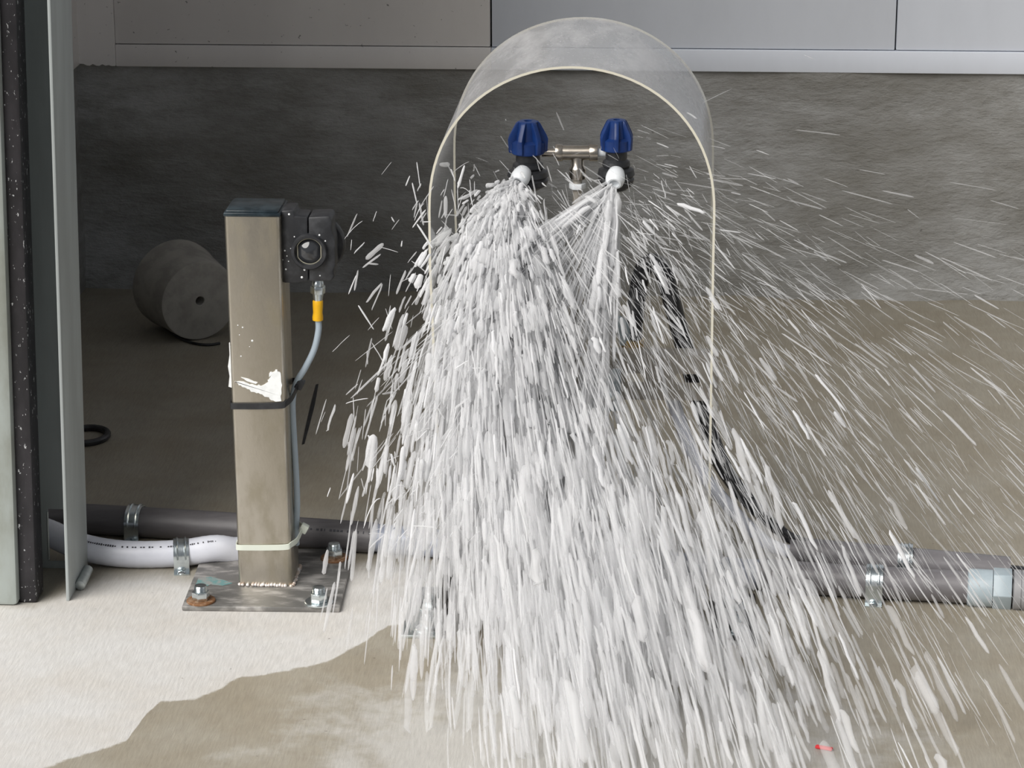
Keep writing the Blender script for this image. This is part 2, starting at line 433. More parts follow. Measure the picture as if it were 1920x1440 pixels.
# kerb with a gently uneven face and a ragged foot
rng = np.random.default_rng(4)
nx, nz = 160, 14
xs = np.linspace(XL - 0.02, 5.5, nx); zs = np.linspace(-0.005, ZC + 0.01, nz)
verts = []; faces = []
ph = rng.uniform(0, 6.28, 12)
for j, z in enumerate(zs):
    for i, x in enumerate(xs):
        d = 0.004 * math.sin(x * 9 + ph[0]) * math.sin(z * 21 + ph[1]) + 0.003 * math.sin(x * 23 + z * 17 + ph[2])
        if j == 0: d += -0.012 + 0.008 * math.sin(x * 14 + ph[3]) + 0.006 * math.sin(x * 37 + ph[4])
        if j == 1: d += -0.004 + 0.004 * math.sin(x * 19 + ph[5])
        verts.append((x, YW + d, z))
for j in range(nz - 1):
    for i in range(nx - 1):
        a_ = j * nx + i; faces.append((a_, a_ + 1, a_ + nx + 1, a_ + nx))
o = len(verts)
verts += [(xs[0], YW + 0.2, zs[0]), (xs[-1], YW + 0.2, zs[0]), (xs[-1], YW + 0.2, zs[-1]), (xs[0], YW + 0.2, zs[-1])]
faces += [(o + 1, o, o + 3, o + 2), tuple([(nz - 1) * nx + i for i in range(nx)] + [o + 2, o + 3])]
wb = MB().add(verts, faces).build('wall_back', 'kerb', smooth=60)
tag(wb, 'rough grey concrete kerb wall with white metal cladding above', kind='structure')

zf = onY(1500, 93, YW - 0.004).z           # top of the bottom flashing
ZT = 2.6
def sheet(x0, x1, z0, z1, y0, y1, name, mt_, bev=0.0015):
    return MB().box(((x0 + x1) / 2, (y0 + y1) / 2, (z0 + z1) / 2), (x1 - x0, y1 - y0, z1 - z0), bev).build(name, mt_, wb)
xa = onY(216, 60, YW).x; xb = onY(921, 60, YW).x; xc = onY(1680, 60, YW).x; xd = xc + (xc - xb)
g = 0.0012
sheet(xa + 0.0001, xb - g, zf + 0.0003, ZT, YW - 0.004, YW + 0.02, 'cladding_sheet', 'panel_dirty')
sheet(xb + g, xc - g, zf + 0.0003, ZT, YW - 0.004, YW + 0.02, 'cladding_sheet', 'panel')
sheet(xc + g * 0.6, xd - g, zf + 0.0003, ZT, YW - 0.004, YW + 0.02, 'cladding_sheet', 'panel')
sheet(xd + g, xd + 1.2, zf + 0.0003, ZT, YW - 0.004, YW + 0.02, 'cladding_sheet', 'panel')
sheet(xd + 1.2 + g, 5.5, zf + 0.0003, ZT, YW - 0.004, YW + 0.02, 'cladding_sheet', 'panel')
sheet(xa + 0.0001, xb, ZC, zf - 0.0008, YW - 0.007, YW + 0.02, 'bottom_flashing', 'panel_dirty')
sheet(xb + 0.0002, 5.5, ZC, zf - 0.0008, YW - 0.007, YW + 0.02, 'bottom_flashing', 'panel')
MB().box(((XL + 5.5) / 2, YW + 0.022, (ZC + ZT) / 2 + 0.01), (5.5 - XL, 0.02, ZT - ZC - 0.02)).build('joint_backing', 'joint', wb)
# corner strip with a torn lower edge
zb = onY(150, 122, YW - 0.01).z
poly = [(XL - 0.02, ZT), (XL - 0.02, zb + 0.002)]
rnd = random.Random(3)
for i in range(15):
    t = i / 14; poly.append((XL - 0.005 + (xa - XL + 0.005) * t, zb + (0.004 * (1 - t) - 0.001) + rnd.uniform(-0.0018, 0.0018)))
poly.append((xa, ZT))
MB().prism(poly, YW - 0.012, YW + 0.01, lambda a, b, h: (a, h, b)).build('corner_strip', 'panel_dirty', wb, smooth=0)

# left wall running towards the door opening
wl = MB().box((XL - 0.06, (YJ + YW) / 2 + 0.05, ZC / 2), (0.12, YW - YJ + 0.0, ZC), 0.002).build('wall_left', 'kerb')
tag(wl, 'shaded side wall behind the galvanised door track', kind='structure')
MB().box((XL - 0.052, (YJ + YW) / 2 + 0.05, (ZC + ZT) / 2 + 0.001), (0.12, YW - YJ, ZT - ZC), 0.004).build('side_cladding_sheet', 'panel_dirty', wl)
# facade left of the opening and roof slab above the bay
fx = onZ(0, 1136).x
wf = MB().box((fx - 1.55, YJ + 0.06, 1.5), (3.0, 0.12, 3.0), 0.003).build('wall_front', 'panel')
tag(wf, 'white facade beside the door opening', kind='structure')
ce = MB().box((1.0, (YJ + YW) / 2 + 0.25, ZT + 0.05), (9.4, YW - YJ + 0.5, 0.1), 0.003).build('ceiling', 'panel')
tag(ce, 'roof soffit above the bay', kind='structure')

# ------------------------------------------------------------------ door frame members
def upright(px_bot, px_top, Y, extend=1.9):
    """foot on the floor plane at pixel x, direction from the pixel at the top of the picture on the same plane"""
    a = onY(px_bot[0], px_bot[1], Y); b = onY(px_top[0], px_top[1], Y)
    d = (b - a) / (b.z - a.z)
    return Vector((a.x, Y, 0)) - d * 0 , d
def leaning_box(mb, x0, x1, y0, y1, d, H, bev=0.002, z0=0.0):
    bm = bmesh.new(); bmesh.ops.create_cube(bm, size=1.0)
    for q in bm.verts:
        q.co = Vector((x0 if q.co.x < 0 else x1, y0 if q.co.y < 0 else y1, z0 if q.co.z < 0 else H))
    if bev: bmesh.ops.bevel(bm, geom=bm.edges[:], offset=bev, segments=2, affect='EDGES', profile=0.5)
    for q in bm.verts: q.co = Vector((q.co.x + d * q.co.z, q.co.y, q.co.z))
    bm.verts.index_update(); mb.from_bm(bm)
    return mb
H = 2.5
# galvanised track: web at the back, flange coming forward
a, d1 = upright((124, 1126), (88, 0), YJ)
YR = onZ(150, 1066).y
tr_root = thing('door_track', (a.x, YR, 0), 'dull galvanised steel door track channel with a cut-out near its foot', 'door track')
xfl = a.x
leaning_box(MB(), xfl, xfl + 0.0035, YJ, YR, d1.x, H, 0.0008).build('flange', 'galv_dull', tr_root)
# web with rectangular notch: four pieces of one plate
n0 = onY(92, 1053, YR); n1 = onY(124, 955, YR)
xw0 = onY(50, 1068, YR).x - 0.01; xw1 = xfl + 0.002
def web_pt(x, z): return (x + d1.x * z)
mbw = MB()
for (x0, x1, z0, z1) in ((xw0, n0.x, 0.0, H), (n0.x, xw1, 0.0, n0.z), (n0.x, xw1, n1.z, H)):
    vs_ = []
    for yq in (YR, YR + 0.003):
        for (x, z) in ((x0, z0), (x1, z0), (x1, z1), (x0, z1)):
            vs_.append((x + d1.x * z, yq, z))
    mbw.add(vs_, [(0, 1, 2, 3), (7, 6, 5, 4), (0, 4, 5, 1), (1, 5, 6, 2), (2, 6, 7, 3), (3, 7, 4, 0)])
mbw.build('web', 'galv_dull', tr_root, smooth=0)
MB().tube([(n0.x + d1.x * z, YR - 0.0005, z) for z in (n0.z + 0.003, (n0.z + n1.z) / 2, n1.z - 0.003)], 0.0011, 8).build('slot_edge', 'galv', tr_root)
# black seal bar
YB = onZ(52, 1131).y
s0 = onZ(35, 1131); s1 = onZ(69, 1131)
t0 = onY(0, 0, YB); t1 = onY(25, 0, YB)
dl_ = (t0.x - s0.x) / t0.z; dr_ = (t1.x - s1.x) / t1.z
mb = MB()
bm = bmesh.new(); bmesh.ops.create_cube(bm, size=1.0)
for q in bm.verts: q.co = Vector((s0.x if q.co.x < 0 else s1.x, YB if q.co.y < 0 else YB + 0.035, 0 if q.co.z < 0 else H))
bmesh.ops.bevel(bm, geom=bm.edges[:], offset=0.003, segments=2, affect='EDGES', profile=0.5)
for q in bm.verts: q.co.x += (dl_ + dr_) / 2 * q.co.z
bm.verts.index_update(); mb.from_bm(bm)
ob = mb.build('door_seal', 'seal', origin=(s0.x, YB, 0))
tag(ob, 'black rubber door seal bar with white paint flecks beside galvanised track', 'door seal')
# weathered tube at the picture edge
e1 = onZ(33, 1137)
mb = leaning_box(MB(), e1.x - 0.06, e1.x, e1.y, e1.y + 0.06, dl_ * 0.93, H, 0.005)
ob = mb.build('jamb_tube', 'galv_light', origin=(e1.x - 0.03, e1.y, 0))
tag(ob, 'pale weathered galvanised jamb tube left of the black seal bar', 'door jamb')

# ------------------------------------------------------------------ nuts, bolts, straps
def hexprism(mb, c, axis, af, h, bev=0.0008, mi=0, rot=0.0):
    t = Vector(axis).normalized(); up = Vector((0, 0, 1)) if abs(t.z) < 0.9 else Vector((1, 0, 0))
    u = (up - t * up.dot(t)).normalized(); ww = t.cross(u); R = af / math.sqrt(3); c = Vector(c)
    poly = [(R * math.cos(rot + k * math.pi / 3), R * math.sin(rot + k * math.pi / 3)) for k in range(6)]
    mb.prism(poly, 0, h, lambda p, q, hh: c + u * p + ww * q + t * hh, bev, mi)
    return mb
def anchor(parent, c, washer_mat='zinc', r=0.0075, h=0.017, af=0.017, wr=0.0155):
    """anchor bolt standing on c: washer, hex nut, stud"""
    c = Vector(c); up = Vector((0, 0, 1))
    bo = hexprism(MB(), c + up * 0.0022, up, af, 0.0095, rot=rnd.uniform(0, 1)).build('anchor_nut', 'zinc', parent)
    MB().lathe([(wr, 0), (wr, 0.0015), (wr - 0.0008, 0.0022), (0.004, 0.0022)], c, up, 24).build('washer', washer_mat, bo)
    prof = [(r - 0.001, 0.010)]
    z = 0.0115
    while z < h:
        prof += [(r - 0.0012, z), (r - 0.0005, z + 0.0007)]; z += 0.0014
    prof += [(r - 0.0014, h + 0.001), (0.0, h + 0.0015)]
    MB().lathe(prof, c, up, 18).build('stud', 'zinc', bo)
    return bo

def strap(name, c, r, axis_x, label, group, width=0.017, foot=0.026, pipe_z=None, side=-1, screw=True, lift=0.0):
    """one-hole conduit strap over a pipe that runs along axis_x at floor point c (pipe centre at height pipe_z)"""
    ax = Vector((axis_x.x, axis_x.y, 0)).normalized(); out = Vector((ax.y, -ax.x, 0)) * (1 if side < 0 else -1)
    if out.y * side < 0: out = -out
    c = Vector((c.x, c.y, 0)); zc = pipe_z if pipe_z is not None else r
    R0 = r + 0.0006; th = 0.0016
    prof = []
    def arc(R):
        return [(R * math.cos(t), zc + R * math.sin(t)) for t in np.linspace(-0.05, math.pi + 0.05, 22)]
    outer = [(R0 + foot, lift), (R0 + foot, lift + th), (R0 + th + 0.001, lift + th)] + arc(R0 + th) + [(-R0 - th, max(zc - r * 0.6, 0.001))]
    inner = [(-R0, max(zc - r * 0.6, 0.001))] + arc(R0)[::-1] + [(R0, lift)]
    poly = outer + inner
    root = thing(name, c, label, 'pipe strap', group)
    MB().prism(poly, -width / 2, width / 2, lambda p, q, h: c + out * p + Vector((0, 0, q)) + ax * h).build('band', 'zinc', root, smooth=40)
    for off in (-0.26, 0.26):
        pts = [c + out * p + Vector((0, 0, q)) + ax * (off * width) for p, q in arc(R0 + th * 1.05)]
        MB().tube(pts, 0.0013, 8).build('rib', 'zinc', root)
    if screw:
        p = c + out * (R0 + foot * 0.62) + Vector((0, 0, lift + th))
        MB().lathe([(0.0048, 0), (0.0046, 0.0012), (0.003, 0.0024), (0.0016, 0.0026), (0.0014, 0.0016), (0, 0.0016)], p, (0, 0, 1), 18).build('screw', 'zinc', root)
    return root

# ------------------------------------------------------------------ sensor post
root = thing('sensor_post', (POSTF.x, YP + 0.03, 0), 'square stainless steel post on a bolted base plate', 'post')
PT = 0.006
fl0 = onZ(341, 1146, 0.0); fr0 = onZ(637, 1149, 0.0); rr0 = onZ(661, 1038, 0.0)
ux = (fr0 - fl0); pw = ux.length; ux = ux.normalized(); uy = Vector((-ux.y, ux.x, 0)); pdp = (rr0 - fr0).dot(uy)
cpl = (fl0 + fr0) / 2 + uy * pdp / 2
MP = Matrix((ux, uy, Vector((0, 0, 1)))).transposed()
bp = MB().box(cpl + Vector((0, 0, PT / 2)), (pw, pdp, PT), 0.0015, MP).build('base_plate', 'plate', root)
# post tube, leaning slightly
fb0 = onY(447, 1100, YP); fb1 = onY(548, 1102, YP); ft0 = onY(420, 406, YP); ft1 = onY(524, 406, YP)
WP = 0.0590
zt = ft0.z
dp = ((ft0.x + ft1.x) / 2 - (fb0.x + fb1.x) / 2) / (zt - PT)
cx0 = (fb0.x + fb1.x) / 2
WP = ((fb1.x - fb0.x) + (ft1.x - ft0.x)) / 2
def postx(z): return cx0 + dp * (z - PT)
mb = MB()
bm = bmesh.new(); bmesh.ops.create_cube(bm, size=1.0)
for q in bm.verts: q.co = Vector((q.co.x * WP, q.co.y * WP, PT if q.co.z < 0 else zt))
bmesh.ops.bevel(bm, geom=[e for e in bm.edges if abs(e.verts[0].co.z - e.verts[1].co.z) > 0.1], offset=0.0042, segments=4, affect='EDGES', profile=0.5)
for q in bm.verts: q.co = Vector((q.co.x + postx(q.co.z), q.co.y + YP + WP / 2, q.co.z))
bm.verts.index_update(); mb.from_bm(bm)
tube_o = mb.build('tube', 'stainless', root)
# end cap: lip and raised lid
mb = MB()
xc_ = postx(zt)
mb.box((xc_, YP + WP / 2, zt + 0.002), (WP + 0.001, WP + 0.001, 0.004), 0.001)
cap = mb.build('end_cap', 'cap_plastic', root)
MB().box((xc_, YP + WP / 2, zt + 0.0045), (WP - 0.003, WP - 0.003, 0.004), 0.0016).build('lid', 'cap_plastic', cap)
# grime specks on the lid edge
# weld bead
mbw = MB()
for side in range(2):
    n = 20
    for i in range(n):
        t = (i + 0.5) / n
        if side == 0: p = Vector((cx0 - WP / 2 + WP * t, YP - 0.0015, PT + 0.001))
        else: p = Vector((cx0 + WP / 2 + 0.0012, YP + WP * t, PT + 0.001))
        if rnd.random() < 0.12: continue
        mbw.lathe([(0.0, -0.0024), (0.0017, -0.0012), (0.0023, 0.0), (0.0015, 0.0016), (0.0, 0.0021)], p + Vector((rnd.uniform(-.0008, .0008), 0, rnd.uniform(-.0004, .0006))), (0.2, 0, 1), 8)
mbw.build('weld_bead', 'weld', root)
anchor(root, onZ(377, 1127, PT), 'rust'); anchor(root, onZ(598, 1130, PT), 'zinc'); anchor(root, onZ(627, 1047, PT), 'rust')
# white sealant smear on the front face, drips on the left edge
def blob(name, px_poly, Y, th, mt_, parent, jit=0.0):
    if jit:
        rq = random.Random(8); fine_ = []
        for k_ in range(len(px_poly)):
            (xa_, ya_), (xb_, yb_) = px_poly[k_], px_poly[(k_ + 1) % len(px_poly)]
            for t_ in (0, 0.25, 0.5, 0.75): fine_.append((xa_ + (xb_ - xa_) * t_ + rq.uniform(-jit, jit), ya_ + (yb_ - ya_) * t_ + rq.uniform(-jit, jit)))
        px_poly = fine_
    pts = [onY(x, y, Y) for x, y in px_poly]
    mb = MB().prism([(p.x, p.z) for p in pts], Y - th, Y + 0.0006, lambda a, b, h: (a, h, b), 0.0)
    return mb.build(name, mt_, parent, smooth=60)
s = blob('sealant_smear', [(441, 714), (460, 717), (478, 722), (494, 722), (502, 716), (507, 706), (510, 697), (520, 693), (528, 700), (528, 730), (527, 752), (516, 753), (506, 747), (494, 742), (480, 736), (464, 729), (448, 721)], YP, 0.0012, 'sealant', root, 1.6)
blob('sealant_streak', [(452, 706), (470, 712), (484, 717), (480, 719), (462, 714)], YP, 0.0008, 'sealant', root, 0.8)
blob('sealant_streak', [(505, 700), (509, 696), (509, 704), (505, 706)], YP, 0.0008, 'sealant', root, 0.8)
s['label'] = 'white sealant smear'
s = blob('sealant_drip', [(430, 642), (433, 640), (435, 664), (434, 690), (437, 712), (436, 726), (429, 724), (431, 704), (428, 686), (431, 664)], YP + 0.004, 0.0022, 'sealant', root)
for px_, py_, r_ in ((455, 614, .0009), (473, 639, .0012), (449, 628, .0006), (446, 610, .0007), (468, 650, .0005), (452, 668, .0008)):
    p = onY(px_, py_, YP)
    MB().lathe([(0, -0.0004), (r_, 0.0), (r_ * .6, 0.0003), (0, 0.0004)], p, (0, -1, 0.0), 8).build('splash_fleck', 'sealant', root)
# teal residue on the plate
pts = [(372, 1084), (395, 1082), (420, 1088), (436, 1094), (418, 1098), (396, 1096), (378, 1104), (366, 1100)]
MB().prism([(onZ(x, y, PT).x, onZ(x, y, PT).y) for x, y in pts], PT - 0.0005, PT + 0.0004, lambda a, b, h: (a, b, h)).build('paint_residue', 'paint_teal', bp)

# ------------------------------------------------------------------ photoelectric sensor in a two-piece clamp
YS = YP + 0.010
px2m = (onY(600, 460, YS) - onY(500, 460, YS)).length / 100
def S(x, y, Y=YS): return onY(x, y, Y)
sc_ = S(580, 471)
root = thing('light_sensor', (S(575, 530).x, YS + 0.02, S(575, 530).z), 'black photoelectric sensor with round lens clamped to the stainless post', 'sensor')
DP = 0.034
def sblock(name, poly, y0, y1, mt_, parent, bev=0.002):
    pts = [S(x, y) for x, y in poly]
    return MB().prism([(p.x, p.z) for p in pts], y0, y1, lambda a, b, h: (a, h, b), bev).build(name, mt_, parent, smooth=40)
xl_ = 526
sblock('clamp_half', [(xl_, 395), (551, 393), (553, 405), (576.6, 407), (578, 528), (556, 531), (530, 531)], YS, YS + DP, 'black_plastic', root)
sblock('clamp_half', [(578.0, 407), (617, 405), (622, 412), (622, 432), (628, 450), (629, 498), (625, 508), (627, 520), (620, 528), (579.4, 528)], YS, YS + DP, 'black_plastic', root)
# barrel: rear flange, front ring, lens
ax = Vector((0, -1, 0))
rb = 34 * px2m
MB().lathe([(0.0, -0.040), (rb * 1.55, -0.040), (rb * 1.6, -0.037), (rb * 1.6, -0.030), (rb * 1.5, -0.027), (0.0, -0.027)], sc_ + Vector((0.0035, 0, 0)), ax, 40).build('rear_flange', 'black_plastic', root)
ring = MB().lathe([(rb * 0.80, -0.004), (rb * 1.0, -0.004), (rb, 0.004), (rb * 0.94, 0.0058), (rb * 0.80, 0.0058), (rb * 0.75, 0.003), (rb * 0.74, -0.003), (rb * 0.74, -0.004), (rb * 0.80, -0.004)], sc_, ax, 40).build('front_ring', 'black_plastic', root)
# lens: double-flat disc with pale rim
def flat_disc(R, cut, n=40):
    return [(max(-cut, min(cut, R * math.cos(2 * math.pi * k / n))), R * math.sin(2 * math.pi * k / n)) for k in range(n)]
rl = rb * 0.74
m_, nt, bs = new_mat('sensor_lens_glass')
bs.inputs['Base Color'].default_value = (0.03, 0.032, 0.036, 1); bs.inputs['Roughness'].default_value = 0.04
bs.inputs['Coat Weight'].default_value = 0.6
MT['lens'] = m_
mb = MB(); rimp = flat_disc(rl, rl * 0.90); innp = flat_disc(rl * 0.93, rl * 0.83)
n = len(rimp)
mb.add([sc_ + Vector((a, -0.0005, b)) for a, b in rimp] + [sc_ + Vector((a, -0.0005, b)) for a, b in innp] + [sc_ + Vector((a, 0.003, b)) for a, b in rimp],
       [(i, (i + 1) % n, n + (i + 1) % n, n + i) for i in range(n)] + [(i, 2 * n + i, 2 * n + (i + 1) % n, (i + 1) % n) for i in range(n)])
MT['lens_rim'] = mat('pale_lens_rim', (0.55, 0.53, 0.42), 0.3, 0.4)
mb.build('lens_rim', 'lens_rim', ring)
mb = MB(); vs_ = []; fs = []
for j, (k, dep) in enumerate(((0.93, 0.0), (0.75, 0.0022), (0.5, 0.0042), (0.25, 0.0054))):
    for a, b in flat_disc(rl * k, rl * 0.83 * k / 0.93): vs_.append(sc_ + Vector((a, -0.0006 - dep, b)))
vs_.append(sc_ + Vector((0, -0.0065, 0)))
for j in range(3):
    fs += [(j * n + i, j * n + (i + 1) % n, (j + 1) * n + (i + 1) % n, (j + 1) * n + i) for i in range(n)]
fs += [(3 * n + i, 3 * n + (i + 1) % n, 4 * n) for i in range(n)]
mb.add(vs_, fs).build('lens', 'lens', ring)
# splashes on the clamp
for px_, py_, r_ in ((536, 505, .0010), (534, 470, .0009), (541, 490, .0007), (566, 520, .0013), (571, 506, .0012), (552, 444, .0008), (599, 441, .0011), (610, 452, .0009), (542, 402, .0012), (562, 495, .0007), (530, 487, .0007), (600, 517, .0008), (545, 466, .0006), (538, 480, .0007)):
    MB().lathe([(0, -0.0003), (r_, 0.0), (r_ * .6, 0.0005), (0, 0.0006)], S(px_, py_), ax, 8).build('splash_fleck', 'sealant', root)
# connector, grip and cable
c0 = S(594, 529, YS + 0.017); up = Vector((0, 0, 1))
def Z(y): return onY(596, y, YS + 0.017)
con = MB().lathe([(0.0055, 0.006), (0.0058, 0), (0.0064, -0.001), (0.0064, -0.005), (0.0056, -0.0055), (0.0056, -0.0075)], Z(528), (0.02, 0, 1), 24)
hexprism(con, Z(550), (0.02, 0, 1), 0.0142, 0.0085, rot=0.25)
con.lathe([(0.0060, 0), (0.0048, -0.008), (0.0046, -0.012)], Z(550), (0.02, 0, 1), 24)
con = con.build('connector_nut', 'zinc', root)
gz = Z(565); gl_ = Z(565).z - Z(600).z
MB().lathe([(0.0050, 0.0015), (0.0056, 0), (0.0054, -gl_ * 0.3), (0.0050, -gl_ * 0.6), (0.0058, -gl_ * 0.85), (0.0056, -gl_), (0.003, -gl_ - 0.0005)], gz, (0.03, 0, 1), 24).build('yellow_grip', 'yellow', root)
YC = YP + WP * 0.55
cpx = [(596.5, 598, YS + 0.017), (597, 620, YS + 0.017), (589, 655, YS + 0.018), (572, 690, YP + 0.028), (556, 717, YP + 0.032), (549, 748, YC), (549.5, 790, YC), (553, 850, YC), (556, 905, YC), (557, 950, YC), (555, 990, YC + 0.004), (556, 1020, YC + 0.012)]
pts = spline([onY(x, y, Y) for x, y, Y in cpx], 8)
cab = MB().tube(pts, 0.0034, 12).build('sensor_cable', 'cable', root)

# ------------------------------------------------------------------ cable ties round the post
def cable_tie(name, zf_px, mt_, label, head_px, hh, th=0.0012, rise=0.018, tail=None):
    z0 = onY(490, zf_px, YP).z
    hp = onY(head_px[0], head_px[1], YC)
    xl, xr = postx(z0) - WP / 2 - th * 0.6, postx(z0) + WP / 2 + th * 0.6
    yf, yb = YP - th * 0.6, YP + WP + th * 0.6
    zr = hp.z
    # loop in plan: front left -> front right -> rises to the head outside the cable -> back -> left
    loop = [(xl + 0.004, yf, z0 - 0.0005), ((xl + xr) / 2, yf, z0), (xr - 0.006, yf, z0 + 0.0012), (xr - 0.001, yf + 0.003, z0 + 0.003), (xr + 0.004, yf + 0.013, z0 + (zr - z0) * 0.45),
            (hp.x, hp.y - 0.004, zr - 0.001), (hp.x, hp.y + 0.005, zr), (xr + 0.003, yb - 0.010, zr - 0.002), (xr - 0.003, yb, zr - 0.004), ((xl + xr) / 2, yb, (z0 + zr) / 2), (xl + 0.003, yb, z0 + 0.002), (xl, yb - 0.004, z0 + 0.001), (xl, (yf + yb) / 2, z0), (xl, yf + 0.004, z0 - 0.0005)]
    root = thing(name, ((xl + xr) / 2, (yf + yb) / 2, z0 - hh / 2), label, 'cable tie')
    mb = MB(); L = spline(loop + [loop[0]], 5)[:-1]
    vs_ = []; n = len(L); cen = Vector(((xl + xr) / 2, (yf + yb) / 2, 0))
    for p in L:
        o_ = Vector((p.x - cen.x, p.y - cen.y, 0)).normalized()
        for (k, hz) in ((0.0002, -hh / 2), (th, -hh / 2), (th, hh / 2), (0.0002, hh / 2)):
            vs_.append(p + o_ * k + Vector((0, 0, hz)))
    fs = []
    for i in range(n):
        j = (i + 1) % n
        for k in range(4):
            fs.append((i * 4 + k, j * 4 + k, j * 4 + (k + 1) % 4, i * 4 + (k + 1) % 4))
    mb.add(vs_, fs).build('band', mt_, root)
    Mr = Matrix.Rotation(0.5, 3, 'Y')
    hd = MB().box(hp + Vector((0.003, 0.0, 0.001)), (0.0085, 0.0085, hh * 1.55), 0.0012, Mr).build('locking_head', mt_, root)
    if tail:
        MB().box(hp + Vector(tail), (0.003, 0.0015, 0.009), 0.0004, Matrix.Rotation(0.6, 3, 'Y')).build('cut_tail', mt_, root)
    return root
cable_tie('cable_tie', 761, 'black_plastic', 'black cable tie round the middle of the post', (557, 722), 0.0068, tail=(0.006, -0.003, 0.003))
cable_tie('cable_tie', 1026, 'nylon', 'white nylon cable tie round the foot of the post', (565, 992), 0.0062)

# ------------------------------------------------------------------ hoses and conduits on the floor
RC = 0.0175
def floor_path(pxs, r, zoff=0.0):
    """centreline of a pipe lying on the floor whose lower outline runs through the pixels"""
    out = []
    for x, y in pxs:
        p = onZ(x, y, 0.0); out.append(Vector((p.x, p.y + r * 0.62, r + zoff)))
    return out
# dark conduit behind the post
pth = floor_path([(85, 1002), (250, 1011), (420, 1022), (560, 1032), (700, 1042)], RC)
ob = MB().tube(spline(pth, 4), RC, 24).build('conduit', 'pvc_dark', origin=(pth[2].x, pth[2].y, 0))
tag(ob, 'dark grey plastic conduit running along the floor behind the stainless post', 'conduit')
dark_path = pth
mk = MB(); a_ = pth[3]; dd0 = (pth[4] - pth[3]); L0 = dd0.length; dd0 = dd0.normalized(); nrm = Vector((0, -0.80, 0.60)); sd0 = nrm.cross(dd0); x_ = 0.012
while x_ < L0 * 0.95:
    ln = rnd.choice((0.0012, 0.0022, 0.003)); hw = 0.0016 * rnd.uniform(0.6, 1.0)
    if rnd.random() < 0.75:
        q_ = a_ + dd0 * x_ + nrm * (RC * 1.0)
        cs = [q_ - sd0 * hw, q_ + dd0 * ln - sd0 * hw, q_ + dd0 * ln + sd0 * hw, q_ + sd0 * hw]
        mk.add([c_ - nrm * 0.0002 for c_ in cs] + [c_ + nrm * 0.0003 for c_ in cs], [(3, 2, 1, 0), (4, 5, 6, 7), (0, 1, 5, 4), (1, 2, 6, 5), (2, 3, 7, 6), (3, 0, 4, 7)])
    x_ += ln + rnd.choice((0.0012, 0.002, 0.005))
mk.build('printed_marking', 'ink', ob)
strap('pipe_strap', pth[1] + Vector((0.002, 0, 0)), RC, pth[2] - pth[1], 'small galvanised strap on the dark conduit behind the door track', 'pipe straps on the floor', 0.017, 0.020)
# pale hose curving in through the slot and rising behind the post
RH = 0.0150
hp_ = floor_path([(70, 1040), (95, 1046), (150, 1058), (230, 1068), (330, 1064), (400, 1058), (450, 1052), (520, 1047)], RH)
zz = [0.012, 0.010, 0.004, 0, 0, 0.004, 0.009, 0.012]
hp_ = [p + Vector((0, -z * 0.0, z)) for p, z in zip(hp_, zz)]
hose_pts = [onZ(60, 1052), onZ(95, 1055), onZ(150, 1062), onZ(230, 1068), onZ(330, 1067), onZ(400, 1064)]
hose_c = [Vector((p.x, p.y + RH * .62, RH)) for p in hose_pts]
e = hose_c[-1]
hose_c[0].z += 0.022; hose_c[1].z += 0.016; hose_c[2].z += 0.005; hose_c[5].z += 0.004
hose_c += [onY(444, 1032, e.y + 0.012), onY(490, 1022, e.y + 0.022)]
hs = spline(hose_c, 10)
mb = MB(); rad = [RH * (1 + 0.012 * (i % 2)) for i in range(len(hs))]
root = mb.tube(hs, rad, 24).build('hose', 'hose_white', origin=(hose_c[3].x, hose_c[3].y, 0))
tag(root, 'pale grey ribbed hose bending along the floor from track to post', 'hose')
# printed marking line along the hose, letters too small to read kept as strokes of ink
mk = MB()
for i in range(22, len(hs) - 6):
    p = hs[i]; q = hs[i + 1]; t = (q - p)
    for k in range(2):
        if rnd.random() < 0.35: continue
        c_ = p + t * (0.5 * k)
        nrm = Vector((0, -0.62, 0.79))
        bdir = t.normalized(); sdir = nrm.cross(bdir)
        a0 = c_ + nrm * (RH * 1.015); ln = t.length * 0.32; hw = 0.0010 * rnd.uniform(0.6, 1.3)
        mk.add([a0 - sdir * hw, a0 + bdir * ln - sdir * hw, a0 + bdir * ln + sdir * hw, a0 + sdir * hw,
                a0 - sdir * hw + nrm * .0003, a0 + bdir * ln - sdir * hw + nrm * .0003, a0 + bdir * ln + sdir * hw + nrm * .0003, a0 + sdir * hw + nrm * .0003],
               [(3, 2, 1, 0), (4, 5, 6, 7), (0, 1, 5, 4), (1, 2, 6, 5), (2, 3, 7, 6), (3, 0, 4, 7)])
mk.build('printed_marking', 'ink', root)
strap('pipe_strap', hose_c[4] + Vector((0.005, 0, 0)), RH, hose_c[5] - hose_c[4], 'shiny galvanised strap over the pale hose beside the base plate', 'pipe straps on the floor', 0.017, 0.014)
# blue-grey hose under the shield, feeding into the lower right conduit
RB = 0.0165
bpth = floor_path([(560, 1038), (700, 1048), (830, 1056), (1000, 1070), (1200, 1088), (1330, 1102), (1450, 1112)], RB)
dd_ = (dark_path[-1] - dark_path[-2]).normalized()
bpth = [dark_path[-1] - dd_ * 0.05, dark_path[-1] + dd_ * 0.02] + bpth[3:]
ob = MB().tube(spline(bpth, 6), RB * 0.97, 24).build('hose', 'hose_blue', origin=(bpth[2].x, bpth[2].y, 0))
tag(ob, 'blue-grey hose lying on the floor under the clear shield behind the spray', 'hose')
